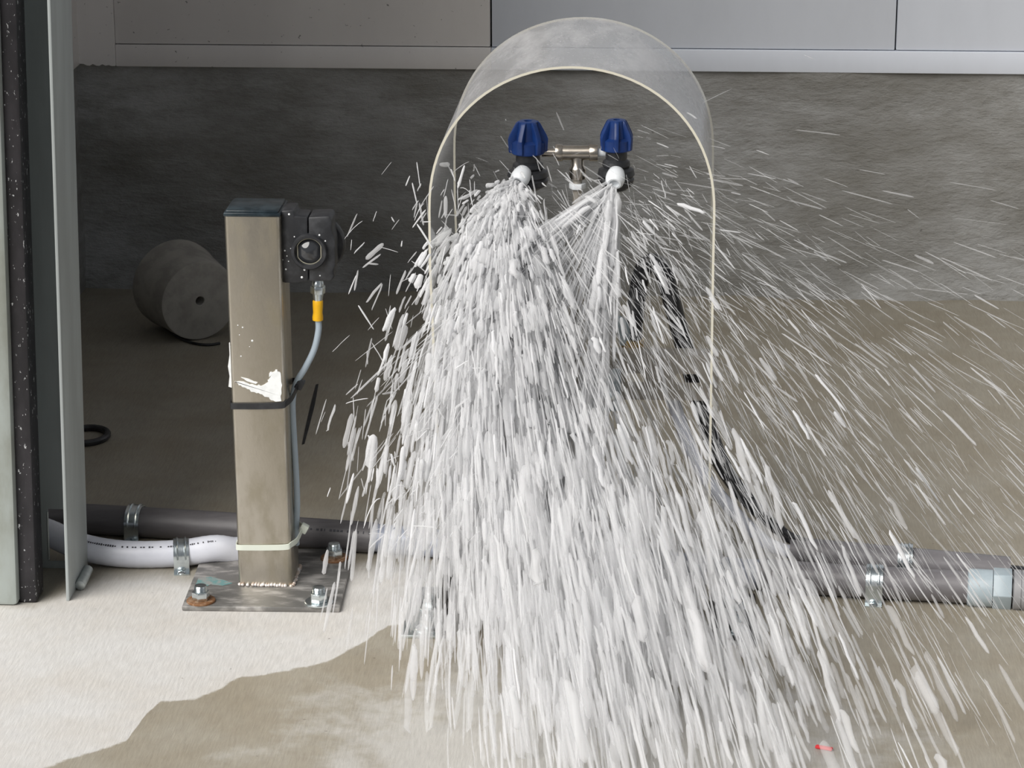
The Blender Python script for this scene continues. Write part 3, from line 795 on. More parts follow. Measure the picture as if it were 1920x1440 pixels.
# lower right conduit
lp = floor_path([(1425, 1111), (1500, 1118), (1640, 1127), (1840, 1138)], RC)
dirl = (lp[-1] - lp[1]).normalized()
ob = MB().tube(spline(lp, 4), RC, 24).build('conduit', 'pvc', origin=(lp[1].x, lp[1].y, 0))
tag(ob, 'grey plastic conduit nearest the camera with a pale coupler on its end', 'conduit')
cp0 = onZ(1816, 1137); cpx_ = Vector((cp0.x, lp[-1].y - dirl.y * 0.012, RC))
root = thing('pipe_coupler', (cpx_.x, cpx_.y, 0), 'pale blue-grey coupler joining the conduit to a ribbed nut', 'pipe fitting')
L1 = (onZ(1861, 1140) - onZ(1816, 1137)).length; L2 = (onZ(1897, 1140) - onZ(1862, 1138)).length
MB().lathe([(RC, -0.001), (RC + 0.0022, 0), (RC + 0.0028, 0.001), (RC + 0.0028, L1)], cpx_, dirl, 32).build('sleeve', 'coupler', root)
hb = MB(); hexprism(hb, cpx_ + dirl * (L1 + 0.0006), dirl, 2 * (RC + 0.0026), L2, 0.001, rot=0.5)
hb.build('hex_body', 'coupler', root)
st = cpx_ + dirl * (L1 + L2)
MB().lathe([(RC * 0.92, -0.001), (RC * 0.92, 0.004)], st, dirl, 28).build('gasket', 'black_rubber', root)
nutp = [(RC + 0.002, 0.002), (RC + 0.0045, 0.003), (RC + 0.0045, 0.010), (RC + 0.0035, 0.0105), (RC + 0.0035, 0.0115), (RC + 0.0045, 0.012), (RC + 0.0045, 0.035), (RC, 0.036)]
MB().lathe(nutp, st, dirl, 32).build('ribbed_nut', 'nut_grey', root)
MB().lathe([(RC * 0.95, 0), (RC * 0.95, 0.25)], st + dirl * 0.034, dirl, 24).build('outlet_hose', 'pvc_dark', root)
strap('pipe_strap', onZ(1640, 1127) + Vector((0, RC * 0.62, 0)), RC, dirl, 'shiny galvanised strap over the grey conduit near the coupler', 'pipe straps on the floor', 0.018, 0.012)
# upper right conduit: open-ended, lying behind, one end cocked up
RU = 0.0165
ua = onZ(1478, 1071); ua = Vector((ua.x, lp[1].y + RC + RU + 0.010, RU + 0.014))
ub = onZ(1888, 1095); ub = Vector((ub.x, lp[-1].y + RC + RU + 0.010, RU + 0.003))
dirr = (ub - ua).normalized()
mb = MB().lathe([(RU * 0.84, 0.0), (RU, 0.0), (RU, (ub - ua).length), (RU * 0.84, (ub - ua).length), (RU * 0.84, (ub - ua).length - 0.06)], ua, dirr, 28)
mb.f = mb.f[:-2] if len(mb.f[-1]) > 4 and len(mb.f[-2]) > 4 else mb.f
mb.mi = mb.mi[:len(mb.f)]
mb.lathe([(RU * 0.84, 0.0), (RU * 0.84, 0.10)], ua, dirr, 28)
mb.f = [f for f in mb.f if len(f) <= 4]; mb.mi = mb.mi[:len(mb.f)]
ob = mb.build('conduit', 'pvc', origin=(ua.x, ua.y, 0))
tag(ob, 'open-ended grey conduit behind the coupler pipe with hoses entering it', 'conduit')
strap('pipe_strap', (ua + dirr * ((onZ(1694, 1085).x - ua.x))), RU, dirr, 'small galvanised strap on the conduit that takes the black cables', 'pipe straps on the floor', 0.016, 0.010, pipe_z=ua.z - 0.004, screw=False)
# black cable leaving the far end
ob = MB().tube([ub - dirr * 0.05 + Vector((0, 0, -0.003)), ub + dirr * 0.02 + Vector((0, 0, -0.004)), ub + dirr * 0.2 + Vector((0, 0, -0.004))], 0.011, 16).build('cable', 'black_rubber', origin=(ub.x, ub.y, 0))
tag(ob, 'thick black cable leaving the open conduit end behind the coupler', 'cable')

# ------------------------------------------------------------------ clear arched shield
Lf = onY(803, 420, YA); Rf = onY(1341, 420, YA)
Lb = onY(834, 1190, YA); Rb = onY(1328, 1190, YA)
top = onY(1066, 124, YA)
zsp = onY(1072, 400, YA).z                  # where the bend begins
hw0 = (Rf.x - Lf.x) / 2; cxa = (Rf.x + Lf.x) / 2
hA = top.z - zsp
shear = 0.002                               # the shield is set a little askew
TH = 0.0024
def arch_outline(off):
    pts = []
    zb_ = 0.004
    nleg = 8
    for i in range(nleg):
        t = i / nleg; z = zb_ + (zsp - zb_) * t
        pts.append((Lb.x + (Lf.x - Lb.x) * min(1, t * 1.15) + off, z))
    n = 44
    for i in range(n + 1):
        a_ = math.pi - math.pi * i / n
        e_ = 0.90
        ca, sa = math.cos(a_), math.sin(a_)
        pts.append((cxa + math.copysign(abs(ca) ** 1.0, ca) * (hw0 - off), zsp + (abs(sa) ** e_) * (hA - off)))
    for i in range(nleg):
        t = 1 - (i + 1) / nleg; z = zb_ + (zsp - zb_) * t
        pts.append((Rb.x + (Rf.x - Rb.x) * min(1, t * 1.15) - off, z))
    return pts
po, pi_ = arch_outline(0), arch_outline(TH)
n = len(po)
root = thing('splash_shield', ((Lb.x + Rb.x) / 2, YA + ARD / 2, 0), 'clear bent acrylic arch shield standing over the two nozzles', 'shield')
mb = MB(); vs_ = []
for yk in (0, 1):
    for P_ in (po, pi_):
        vs_ += [(x + shear * yk, YA + ARD * yk, z) for x, z in P_]
fs = []; mi = []
for i in range(n - 1):
    fs.append((i, i + 1, 2 * n + i + 1, 2 * n + i)); mi.append(0)                # outer
    fs.append((n + i, 3 * n + i, 3 * n + i + 1, n + i + 1)); mi.append(0)        # inner
    fs.append((i, n + i, n + i + 1, i + 1)); mi.append(1)                        # front edge
    fs.append((2 * n + i, 2 * n + i + 1, 3 * n + i + 1, 3 * n + i)); mi.append(1)
for i in (0, n - 1):
    fs.append((i, 2 * n + i, 3 * n + i, n + i)); mi.append(1)
mb.add(vs_, fs); mb.mi = mi
sh = mb.build('acrylic_sheet', ['acrylic', 'acrylic_edge'], root, smooth=30)
# feet: angle plates
fy0 = onZ(790, 1198).y; fy1 = fy0 + 0.135
# left foot, galvanised, outside the shield
fxl = onZ(753, 1190).x; fxr = Lb.x
zpl = 0.004
foot = MB().box(((fxl + fxr) / 2, (fy0 + fy1) / 2, zpl / 2), (fxr - fxl, fy1 - fy0, zpl), 0.0012).build('foot_plate', 'galv', root)
anchor(foot, onZ(804, 1178, zpl)); anchor(foot, onZ(808, 1138, zpl))
MB().box((fxr + 0.003, (fy0 + fy1) / 2 + 0.0, 0.038), (0.004, fy1 - fy0, 0.074), 0.001).build('upright_flange', 'dark_steel', root)
fx2 = Rb.x
foot2 = MB().box((fx2 + 0.026, (fy0 + fy1) / 2 + 0.0, zpl / 2), (0.050, fy1 - fy0, zpl), 0.0012).build('foot_plate', 'dark_steel', root)
anchor(foot2, (fx2 + 0.026, fy0 + 0.03, zpl)); anchor(foot2, (fx2 + 0.026, fy0 + 0.095, zpl))
MB().box((fx2 + 0.003, (fy0 + fy1) / 2, 0.038), (0.004, fy1 - fy0, 0.074), 0.001).build('upright_flange', 'dark_steel', root)

# ------------------------------------------------------------------ nozzles on a tee
YN = YA + 0.10
kN = (onY(1100, 300, YN) - onY(1000, 300, YN)).length / 100      # metres per pixel there
def N(x, y, dy=0.0): return onY(x, y, YN + dy)
def nozzle(cx, cap_top, cap_bot, body_bot, tip, label, rot, wide):
    base = N(cx, body_bot)
    root = thing('spray_nozzle', base, label, 'nozzle')
    up = Vector((0.0, 0.0, 1.0))
    c = N(cx, (cap_top + cap_bot) / 2)
    h = (cap_bot - cap_top) * kN / 2
    R = wide * kN
    # blue quick cap: drum with broad wings
    mb = MB()
    mb.lathe([(R * 0.80, -h), (R * 0.84, -h + 0.001), (R * 0.84, -h * 0.30), (R * 0.62, -h * 0.15), (R * 0.52, h * 0.55), (R * 0.50, h * 0.96), (R * 0.44, h), (R * 0.20, h), (R * 0.18, h * 0.75), (0, h * 0.75)], c, up, 28)
    u = Vector((1, 0, 0)); u = (u - up * u.dot(up)).normalized(); ww = up.cross(u)
    for k in range(6):
        a_ = rot + k * math.pi / 3
        dr = u * math.cos(a_) + ww * math.sin(a_); tn = up.cross(dr)
        poly = [(R * 0.30, -h), (R * 0.98, -h * 0.92), (R * 1.02, -h * 0.1), (R * 0.94, h * 0.15), (R * 0.62, h * 0.86), (R * 0.52, h * 0.98), (R * 0.30, h * 0.98)]
        mb.prism(poly, -R * 0.13, R * 0.13, lambda p, q, hh: c + dr * p + up * q + tn * hh, 0.0008)
    mb.build('blue_cap', 'blue', root)
    # black body: neck, collar, ball
    b0 = c - up * h; L = (body_bot - cap_bot) * kN
    MB().lathe([(R * 0.60, 0.002), (R * 0.62, -L * 0.18), (R * 0.60, -L * 0.24), (R * 0.76, -L * 0.30), (R * 0.80, -L * 0.40), (R * 0.74, -L * 0.46), (R * 1.00, -L * 0.52), (R * 1.06, -L * 0.66), (R * 0.96, -L * 0.72), (R * 1.04, -L * 0.78), (R * 0.94, -L * 0.95), (R * 0.55, -L * 1.08)], b0, up, 28).build('valve_body', 'black_plastic', root)
    # white tip aimed forward and down
    tp = N(tip[0], tip[1], -0.03)
    ax_ = Vector((tip[2] * 0.7, -1.0, -0.50)).normalized()
    MB().lathe([(0.0, -0.017), (0.0050, -0.0165), (0.0082, -0.013), (0.0097, -0.007), (0.0100, -0.002), (0.0092, 0.003), (0.0068, 0.006), (0.0050, 0.006), (0.0045, 0.002), (0, 0.002)], tp, ax_, 24).build('white_tip', 'white_plastic', root)
    return tp
tipL = nozzle(990, 226, 288, 352, (974, 336, -0.5), 'dark blue capped spray nozzle nearer the sensor post', 0.15, 37)
tipR = nozzle(1156, 224, 282, 352, (1153, 338, -0.15), 'bright blue capped spray nozzle farther from the sensor post', 0.55, 33)
# tee fitting
tc0 = N(1080, 285, 0.004)
root = thing('tee_fitting', N(1082, 350, 0.004), 'nickel-plated pipe tee with riser between the two blue-capped nozzles', 'pipe fitting')
xv = (N(1110, 285.5, 0.004) - N(1050, 285.5, 0.004)).normalized()
p = N(1041, 286, 0.004); L = (N(1121, 286, 0.004) - p).length; r0 = 14 * kN
MB().lathe([(r0 * 0.7, 0), (r0 * 1.12, 0.0005), (r0 * 1.15, 0.002), (r0 * 1.15, L * 0.16), (r0 * 1.10, L * 0.175), (r0, L * 0.18), (r0, L * 0.80), (r0 * 1.10, L * 0.805), (r0 * 1.15, L * 0.82), (r0 * 1.15, L - 0.002), (r0 * 1.12, L), (r0 * 0.7, L)], p, xv, 28).build('tee_run', 'nickel', root)
MB().lathe([(r0 * 0.55, 0), (r0 * 0.55, 0.020)], N(1016, 286, 0.004), xv, 20).build('nipple', 'nickel', root)
MB().lathe([(r0 * 0.55, 0), (r0 * 0.55, 0.010)], N(1118, 286, 0.004), xv, 20).build('nipple', 'white_plastic', root)
q = N(1083, 288, 0.004); dn = Vector((0, 0, -1))
MB().lathe([(r0 * 0.82, 0), (r0 * 0.85, 0.012), (r0 * 1.05, 0.0145), (r0 * 1.12, 0.016), (r0 * 1.12, 0.026), (r0 * 0.9, 0.027)], q, dn, 28).build('tee_branch', 'nickel', root)
hx = MB(); hexprism(hx, q + dn * 0.031, dn, r0 * 2.0, 0.006); hx.build('hex_nut', 'white_plastic', root)
YSB = YA + 0.165
zst = onY(1200, 730, YSB).z
MB().lathe([(r0 * 0.62, 0.026), (r0 * 0.62, q.z - zst + 0.02)], q, dn, 20).build('riser_pipe', 'strut', root)

# ------------------------------------------------------------------ slotted cross bar and bracket
a0 = onY(1062, 662, YSB); a1 = onY(1348, 752, YSB)
barh = a0.z - a1.z
root = thing('cross_bar', ((a0.x + a1.x) / 2, YSB, a1.z), 'tan-grey slotted steel cross bar bolted to the inside of the shield', 'bracket')
x_r = a1.x - 0.001
slots = [(onY(1174, 708, YSB).x, onY(1208, 708, YSB).x), (onY(1268, 710, YSB).x, onY(1312, 710, YSB).x)]
sz0, sz1 = onY(1190, 717, YSB).z, onY(1190, 700, YSB).z
bz0, bz1 = a1.z, a0.z
mb = MB()
xs_ = [a0.x] + [v_ for s_ in slots for v_ in s_] + [x_r]
def pl(x0, x1, z0, z1): mb.box(((x0 + x1) / 2, YSB + 0.0013, (z0 + z1) / 2), (x1 - x0, 0.0026, z1 - z0))
pl(a0.x, x_r, sz1, bz1); pl(a0.x, x_r, bz0, sz0)
pl(xs_[0], xs_[1], sz0, sz1); pl(xs_[2], xs_[3], sz0, sz1); pl(xs_[4], xs_[5], sz0, sz1)
mb.box(((a0.x + x_r) / 2, YSB + 0.0137, bz1 - 0.0014), (x_r - a0.x - 0.0004, 0.022, 0.0026)).box(((a0.x + x_r) / 2, YSB + 0.0137, bz0 + 0.0014), (x_r - a0.x - 0.0004, 0.022, 0.0026))
mb.build('slotted_channel', 'strut', root, smooth=0)
for zz_ in (onY(1330, 690, YSB).z, onY(1330, 747, YSB).z):
    MB().lathe([(0.0045, 0), (0.0045, 0.004), (0.003, 0.006), (0, 0.0062)], (x_r - 0.010, YSB + 0.010, zz_), (-1, 0, 0), 16).build('bolt_head', 'zinc', root)
MB().lathe([(0.006, 0), (0.006, 0.0012), (0, 0.0012)], (onY(1158, 690, YSB).x, YSB - 0.0002, onY(1158, 690, YSB).z), (0, -1, 0), 16).build('washer', 'strut', root)
YBR = YSB - 0.028
b0 = onY(1066, 770, YBR); b1 = onY(1164, 692, YBR)
root = thing('mounting_bracket', ((b0.x + b1.x) / 2, YBR, b0.z), 'pale galvanised bracket plate with one round-headed bolt behind the spray', 'bracket')
zmid = onY(1100, 716, YBR).z; xmid = onY(1126, 716, YBR).x; xm2 = onY(1150, 700, YBR).x
MB().prism([(b0.x, b0.z), (b1.x, b0.z), (b1.x, b1.z), (xm2, b1.z), (xmid, zmid), (b0.x, zmid)], YBR, YBR + 0.003, lambda a_, b_, h: (a_, h, b_), 0.0006).build('plate', 'coupler', root)
bc = onY(1139, 745, YBR)
MB().lathe([(0.0080, 0), (0.0082, 0.001), (0.0070, 0.003), (0.0040, 0.0048), (0, 0.0052)], bc, (0, -1, 0), 24).build('round_bolt', 'zinc', root)
MB().box((b0.x + 0.012, YBR + 0.015, (b0.z + zmid) / 2), (0.024, 0.030, (zmid - b0.z) * 0.9), 0.001).build('spacer', 'strut', root)

# ------------------------------------------------------------------ hoses inside the shield
YHL = YSB + 0.045
RK = 0.0098
hpx = [(1186, 648, YSB + 0.034), (1190, 600, YSB + 0.034), (1196, 548, YHL), (1206, 506, YHL), (1224, 492, YHL), (1243, 508, YHL), (1258, 560, YHL), (1272, 612, YHL), (1286, 662, YHL), (1302, 720, YHL + 0.004), (1322, 785, YHL + 0.004), (1352, 868, YHL - 0.02), (1398, 933, YHL - 0.06)]
pts = [onY(*q_) for q_ in hpx]
mouth = ua - dirr * 0.0
pts += [onY(1450, 985, mouth.y + 0.012), onY(1488, 1012, mouth.y + 0.004), mouth + dirr * 0.05 + Vector((0, 0.0, 0.004))]
root = thing('hose', pts[-2], 'black hose looping above the cross bar and down into a grey conduit', 'hose')
hs = spline(pts, 8)
MB().tube(hs, [RK] * (len(hs) - 34) + [RK + (0.0062 - RK) * min(1, i / 20) for i in range(34)], 18).build('hose_body', 'black_rubber', root)
MB().lathe([(RK * 1.2, 0), (RK * 1.25, 0.001), (RK * 1.25, 0.012), (RK * 1.0, 0.013)], pts[0] + Vector((0, 0, -0.004)), (0.05, 0, 1), 22).build('brass_ferrule', mat('brass', (0.55, 0.38, 0.14), 0.3, 1.0), root)
# thinner black cables beside it
cp_ = [onY(1306, 742, YHL - 0.012), onY(1330, 808, YHL - 0.014), onY(1362, 872, YHL - 0.035), onY(1412, 938, YHL - 0.07), onY(1458, 984, mouth.y), onY(1492, 1008, mouth.y - 0.002), mouth + dirr * 0.05 + Vector((0, -0.004, 0.008))]
ob = MB().tube(spline(cp_, 8), 0.0036, 12).build('cable', 'black_plastic', origin=(cp_[-2].x, cp_[-2].y, 0))
tag(ob, 'thin black cable running beside the black hose into the grey conduit', 'cable')
# pale hose
wp = [onY(1255, 735, YSB + 0.020), onY(1270, 775, YSB + 0.020), onY(1292, 835, YSB + 0.012), onY(1325, 898, YSB), onY(1372, 955, YSB - 0.02), onY(1415, 998, mouth.y - 0.004), onY(1448, 1024, mouth.y - 0.008), mouth + dirr * 0.02 + Vector((0, -0.003, -0.003))]
ob = MB().tube(spline(wp, 8), 0.0074, 16).build('hose', 'hose_white', origin=(wp[-2].x, wp[-2].y, 0))
tag(ob, 'pale grey hose hanging below the cross bar and entering the conduit mouth', 'hose')
# grey elbow joining riser and black hose
ep = [onY(1118, 625, YSB + 0.02), onY(1120, 608, YSB + 0.02), onY(1138, 601, YSB + 0.022), onY(1158, 606, YSB + 0.026), onY(1170, 620, YSB + 0.03), onY(1176, 640, YSB + 0.034)]
es = spline(ep, 6)
root = MB().tube(es, 0.0088, 18).build('pipe_elbow', 'coupler', origin=ep[0])
tag(root, 'pale grey pipe elbow beside the black hose loop above the cross bar', 'pipe fitting')

# ------------------------------------------------------------------ things lying about
# concrete weight with a hole
contact = onZ(372, 640, 0.0)
Rf_ = 0.0585; Rr_ = 0.0640; Lc = 0.098
yaw_ = math.radians(33)
axd = Vector((math.sin(yaw_), -math.cos(yaw_), 0.0))          # rear -> front face
tiltv = (Rr_ - Rf_) / Lc
axd = Vector((axd.x, axd.y, -tiltv)).normalized()
fc_ = Vector((contact.x + 0.004, contact.y + 0.004, Rf_ * 1.0))
pr = [(0.0, 0.030), (0.0062, 0.030), (0.0064, 0.001), (0.0075, 0.0), (Rf_ * 0.52, 0.0), (Rf_ * 0.54, 0.0006), (Rf_ * 0.93, 0.0), (Rf_ * 0.985, 0.0015), (Rf_, 0.005)]
for i in range(1, 7):
    t = i / 7; pr.append((Rf_ + (Rr_ - Rf_) * t, 0.005 + (Lc - 0.02) * t))
pr += [(Rr_ + 0.0012, Lc - 0.018), (Rr_ + 0.0012, Lc - 0.006), (Rr_ - 0.003, Lc - 0.001), (Rr_ - 0.008, Lc), (0, Lc)]
ob = MB().lathe(pr, fc_, -axd, 56).build('concrete_weight', 'cyl', origin=(fc_.x, fc_.y, 0), smooth=30)
tag(ob, 'round tapered concrete weight with a centre hole lying by the back wall', 'weight')
wpts = [onZ(325, 628), onZ(345, 640), onZ(368, 647), onZ(392, 649), onZ(412, 646)]  # thin dark arc on the floor in front of the weight
ob = MB().tube(spline([p_ + Vector((0, 0, 0.002)) for p_ in wpts], 5), 0.002, 8).build('sliver', 'black_rubber', origin=wpts[2])
tag(ob, 'short dark curved wire on the floor below the concrete weight', 'sliver')
# black rubber ring half hidden by the track
rc_ = onZ(163, 822)
lp_ = []
for k in range(32):
    a_ = 2 * math.pi * k / 32
    lp_.append(Vector((rc_.x + 0.026 * math.cos(a_), rc_.y + 0.031 * math.sin(a_), 0.0040)))
ob = MB().tube(lp_, 0.0045, 10, closed=True).build('rubber_ring', 'black_rubber', origin=(rc_.x, rc_.y, 0))
tag(ob, 'black rubber ring on the shaded floor, half hidden by the door track', 'ring')
# dropped anchor sleeve
q0 = onZ(150, 1098, 0.006); q1 = onZ(165, 1068, 0.006); dv = (q1 - q0)
pr = []
nn = 14
for i in range(nn):
    pr += [(0.0052, dv.length * i / nn), (0.0060, dv.length * (i + 0.5) / nn)]
ob = MB().lathe([(0.003, -0.0008)] + pr + [(0.0045, dv.length)], q0, dv, 14).build('metal_pin', 'galv', origin=(q0.x, q0.y, 0))
tag(ob, 'short grooved metal pin lying on the floor against the door track', 'pin')
# black streak of tar
tp_ = [(592, 722), (597, 721), (590, 760), (581, 795), (571, 832), (566, 834), (573, 800), (581, 765)]
pts = [onZ(x, y) for x, y in tp_]
ob = MB().prism([(p_.x, p_.y) for p_ in pts], 0.0, 0.0008, lambda a_, b_, h: (a_, b_, h)).build('tar_streak', 'black_rubber', origin=pts[0], smooth=0)
tag(ob, 'narrow black tar streak on the floor right of the post', 'stain')
# red scrap
r0_ = onZ(1529, 1402); r1_ = onZ(1561, 1408)
ob = MB().box((r0_ + r1_) / 2 + Vector((0, 0, 0.0016)), ((r1_ - r0_).length, 0.005, 0.003), 0.0012, Matrix.Rotation(math.atan2((r1_ - r0_).y, (r1_ - r0_).x), 3, 'Z')).build('plastic_scrap', 'red', origin=(r0_ + r1_) / 2)
tag(ob, 'small bright red plastic scrap on the wet floor', 'scrap')


# ------------------------------------------------------------------ foam spray: every fleck is a small tapered solid on its own path through the air
G = 9.81
BREEZE = 2.7                                 # the spray is pushed to the right as it falls
RNG = np.random.default_rng(11)
NS = 6
PROF_T = np.array([0.0, 0.06, 0.22, 0.5, 0.78, 0.94, 1.0])
PROF_R = np.array([0.25, 0.72, 0.96, 1.0, 0.95, 0.70, 0.22])
class Flecks:
    def __init__(s): s.P = []; s.V = []; s.L = []; s.R = []; s.M = []
    def add(s, p, v, length, r, mi):
        s.P.append(p); s.V.append(v); s.L.append(length); s.R.append(r); s.M.append(mi)
    def build(s, name, parent=None, origin=None):
        P = np.concatenate(s.P); V = np.concatenate(s.V); L = np.concatenate(s.L); R = np.concatenate(s.R); Mi = np.concatenate(s.M)
        sp_ = np.linalg.norm(V, axis=1, keepdims=True); D = V / sp_
        end = P + D * L[:, None]
        ok = (P[:, 2] > R + 0.001) & (end[:, 2] > R + 0.001) & (P[:, 1] < YW - 0.05) & (end[:, 1] < YW - 0.05) & (P[:, 1] > 1.6)
        xlim = np.where(P[:, 2] > 0.27, onY(655, 470, YP).x, onY(600, 900, YP).x)      # nothing flies through the post or its sensor
        ok &= (np.minimum(P[:, 0], end[:, 0]) > xlim)
        P, V, L, R, Mi, D, sp_ = P[ok], V[ok], L[ok], R[ok], Mi[ok], D[ok], sp_[ok]
        n = len(P); K = len(PROF_T)
        ref = np.where(np.abs(D[:, 2:3]) < 0.9, np.array([[0, 0, 1.0]]), np.array([[1.0, 0, 0]]))
        U = np.cross(D, ref); U /= np.linalg.norm(U, axis=1, keepdims=True); W = np.cross(D, U)
        ang = RNG.uniform(0, 6.28, n)[:, None] + np.arange(NS)[None] * (2 * np.pi / NS)
        flat = RNG.uniform(0.75, 1.25, n)
        c = np.cos(ang) * flat[:, None]; si = np.sin(ang) / flat[:, None]
        circ = U[:, None, :] * c[:, :, None] + W[:, None, :] * si[:, :, None]         # n,NS,3
        jig = PROF_R[None] * RNG.uniform(0.78, 1.18, (n, K)); jig *= (0.85 + 0.3 * np.linspace(0, 1, K)[None] * RNG.choice([-1, 1], n)[:, None] * 0.8)
        t = PROF_T[None] * L[:, None]                                                  # n,K
        dt_ = t / sp_
        axis = P[:, None, :] + D[:, None, :] * t[:, :, None]
        axis[:, :, 2] -= 0.5 * G * dt_ ** 2 * 0.6
        wob = RNG.normal(0, 0.25, (n, K, 1)) * R[:, None, None] * U[:, None, :]
        vv = (axis + wob)[:, :, None, :] + circ[:, None, :, :] * (jig * R[:, None])[:, :, None, None]
        vv = vv.reshape(-1, 3)
        vv[:, 2] = np.maximum(vv[:, 2], 0.0006)
        base = np.arange(n)[:, None, None] * (K * NS)
        k = np.arange(K - 1)[None, :, None]; a = np.arange(NS)[None, None, :]; a2 = (a + 1) % NS
        quads = np.stack([base + k * NS + a, base + k * NS + a2, base + (k + 1) * NS + a2, base + (k + 1) * NS + a], -1).reshape(-1, 4)
        o = np.array(origin)
        me = bpy.data.meshes.new(name)
        me.vertices.add(len(vv)); me.vertices.foreach_set('co', (vv - o).astype(np.float32).ravel())
        capA = (np.arange(n)[:, None] * (K * NS) + np.arange(NS)[None, ::-1]); capB = (np.arange(n)[:, None] * (K * NS) + (K - 1) * NS + np.arange(NS)[None])
        nq = len(quads); caps = np.concatenate([capA, capB])
        me.loops.add(nq * 4 + len(caps) * NS)
        me.loops.foreach_set('vertex_index', np.concatenate([quads.ravel(), caps.ravel()]).astype(np.int32))
        me.polygons.add(nq + len(caps))
        me.polygons.foreach_set('loop_start', np.concatenate([np.arange(nq) * 4, nq * 4 + np.arange(len(caps)) * NS]).astype(np.int32))
        mi = np.concatenate([np.repeat(Mi, (K - 1) * NS), np.tile(Mi, 2)]).astype(np.int32)
        for mm in ('foam', 'foam_thin', 'foam_mist'): me.materials.append(MT[mm])
        me.polygons.foreach_set('material_index', mi)
        me.polygons.foreach_set('use_smooth', np.ones(nq + len(caps), dtype=bool))
        me.update(); me.validate()
        ob = bpy.data.objects.new(name, me); C.objects.link(ob)
        if parent: ob.parent = parent; ob.location = Vector(origin) - parent_origin(parent)
        else: ob.location = Vector(origin)
        print(name, 'flecks', n, 'faces', len(me.polygons))
        return ob

def fly(p0, v0, t):
    p = p0 + v0 * t[:, None]; p[:, 2] -= 0.5 * G * t ** 2; p[:, 0] += 0.5 * BREEZE * t ** 2
    v = v0.copy(); v[:, 2] -= G * t; v[:, 0] += BREEZE * t
    return p, v
def t_land(z0, vz):
    return (vz + np.sqrt(vz ** 2 + 2 * G * np.maximum(z0 - 0.004, 0.01))) / G
def N_(m_, s_, n): return RNG.normal(m_, s_, n)
def burst(fk, tip, n, vx, vy, vz, rad, dt, alpha, jitter=0.006, tpow=1.0, tmax=1.0, tmin=0.02, lim=None):
    tip = np.array(tip)
    p0 = tip[None] + RNG.normal(0, jitter, (n, 3))
    v0 = np.stack([vx(n), vy(n), vz(n)], 1)
    T = t_land(p0[:, 2], v0[:, 2])
    t = T * (tmin + (tmax - tmin) * RNG.uniform(0, 1, n) ** tpow)
    p, v = fly(p0, v0, t)
    sp_ = np.linalg.norm(v, axis=1)
    L = np.clip(sp_ * dt * RNG.uniform(0.5, 1.25, n), 0.004, 0.085)
    r = rad(n); r = np.minimum(r, L * 0.3)
    fk.add(p, v, L, r, np.full(n, alpha) if np.isscalar(alpha) else alpha(n))
def logn(med, sig, lo, hi): return lambda n: np.clip(med * np.exp(RNG.normal(0, sig, n)), lo, hi)
def U_(a, b): return lambda n: RNG.uniform(a, b, n)

# --- left nozzle
fk = Flecks()
tl = np.array(tipL) + np.array([-0.004, -0.007, -0.006])
def drift(n, m_, s_, vy, k=0.50):            # the further forward a fleck is thrown, the more it drifts to the right
    return N_(m_, s_, n) + k * np.maximum(-vy - 0.45, -0.2)
def burst_d(fk, tip, n, m_, s_, vy_, vz, rad, dt, alpha, k=0.5, **kw):
    vyv = vy_(n)
    burst(fk, tip, n, lambda q: drift(q, m_, s_, vyv, k), lambda q: vyv, vz, rad, dt, alpha, **kw)
burst_d(fk, tl, 1900, -0.33, 0.28, lambda n: N_(-0.42, 0.30, n), lambda n: N_(-0.55, 0.35, n), logn(0.0019, 0.48, 0.0007, 0.0052), 0.015, lambda n: RNG.choice([0, 0, 1], n), tpow=0.9, tmax=0.8, k=0.35)
burst_d(fk, tl, 2900, -0.32, 0.29, lambda n: N_(-0.50, 0.36, n), lambda n: N_(-0.6, 0.4, n), logn(0.0017, 0.45, 0.0006, 0.0046), 0.017, 1, tpow=0.75, k=0.35)
burst_d(fk, tl, 2200, -0.26, 0.34, lambda n: N_(-0.6, 0.5, n), lambda n: N_(-0.6, 0.5, n), logn(0.0008, 0.4, 0.0003, 0.002), 0.015, 1, tpow=0.8, k=0.35)
# milky mass between the flecks
burst_d(fk, tl, 900, -0.30, 0.18, lambda n: N_(-0.42, 0.28, n), lambda n: N_(-0.6, 0.3, n), logn(0.0048, 0.30, 0.002, 0.0085), 0.022, 2, tpow=0.8, k=0.35)
# thick tongue of foam right at the tip, bending left then down
burst(fk, tl, 700, lambda n: N_(-0.42, 0.22, n), lambda n: N_(-0.35, 0.15, n), lambda n: N_(-0.28, 0.18, n), logn(0.0024, 0.35, 0.001, 0.0050), 0.012, 0, jitter=0.004, tmax=0.45, tmin=0.0)
burst(fk, tl, 450, lambda n: N_(-0.08, 0.12, n), lambda n: N_(-0.25, 0.1, n), lambda n: N_(-0.75, 0.2, n), logn(0.0026, 0.3, 0.001, 0.0050), 0.015, 0, jitter=0.006, tmax=0.55, tmin=0.0)
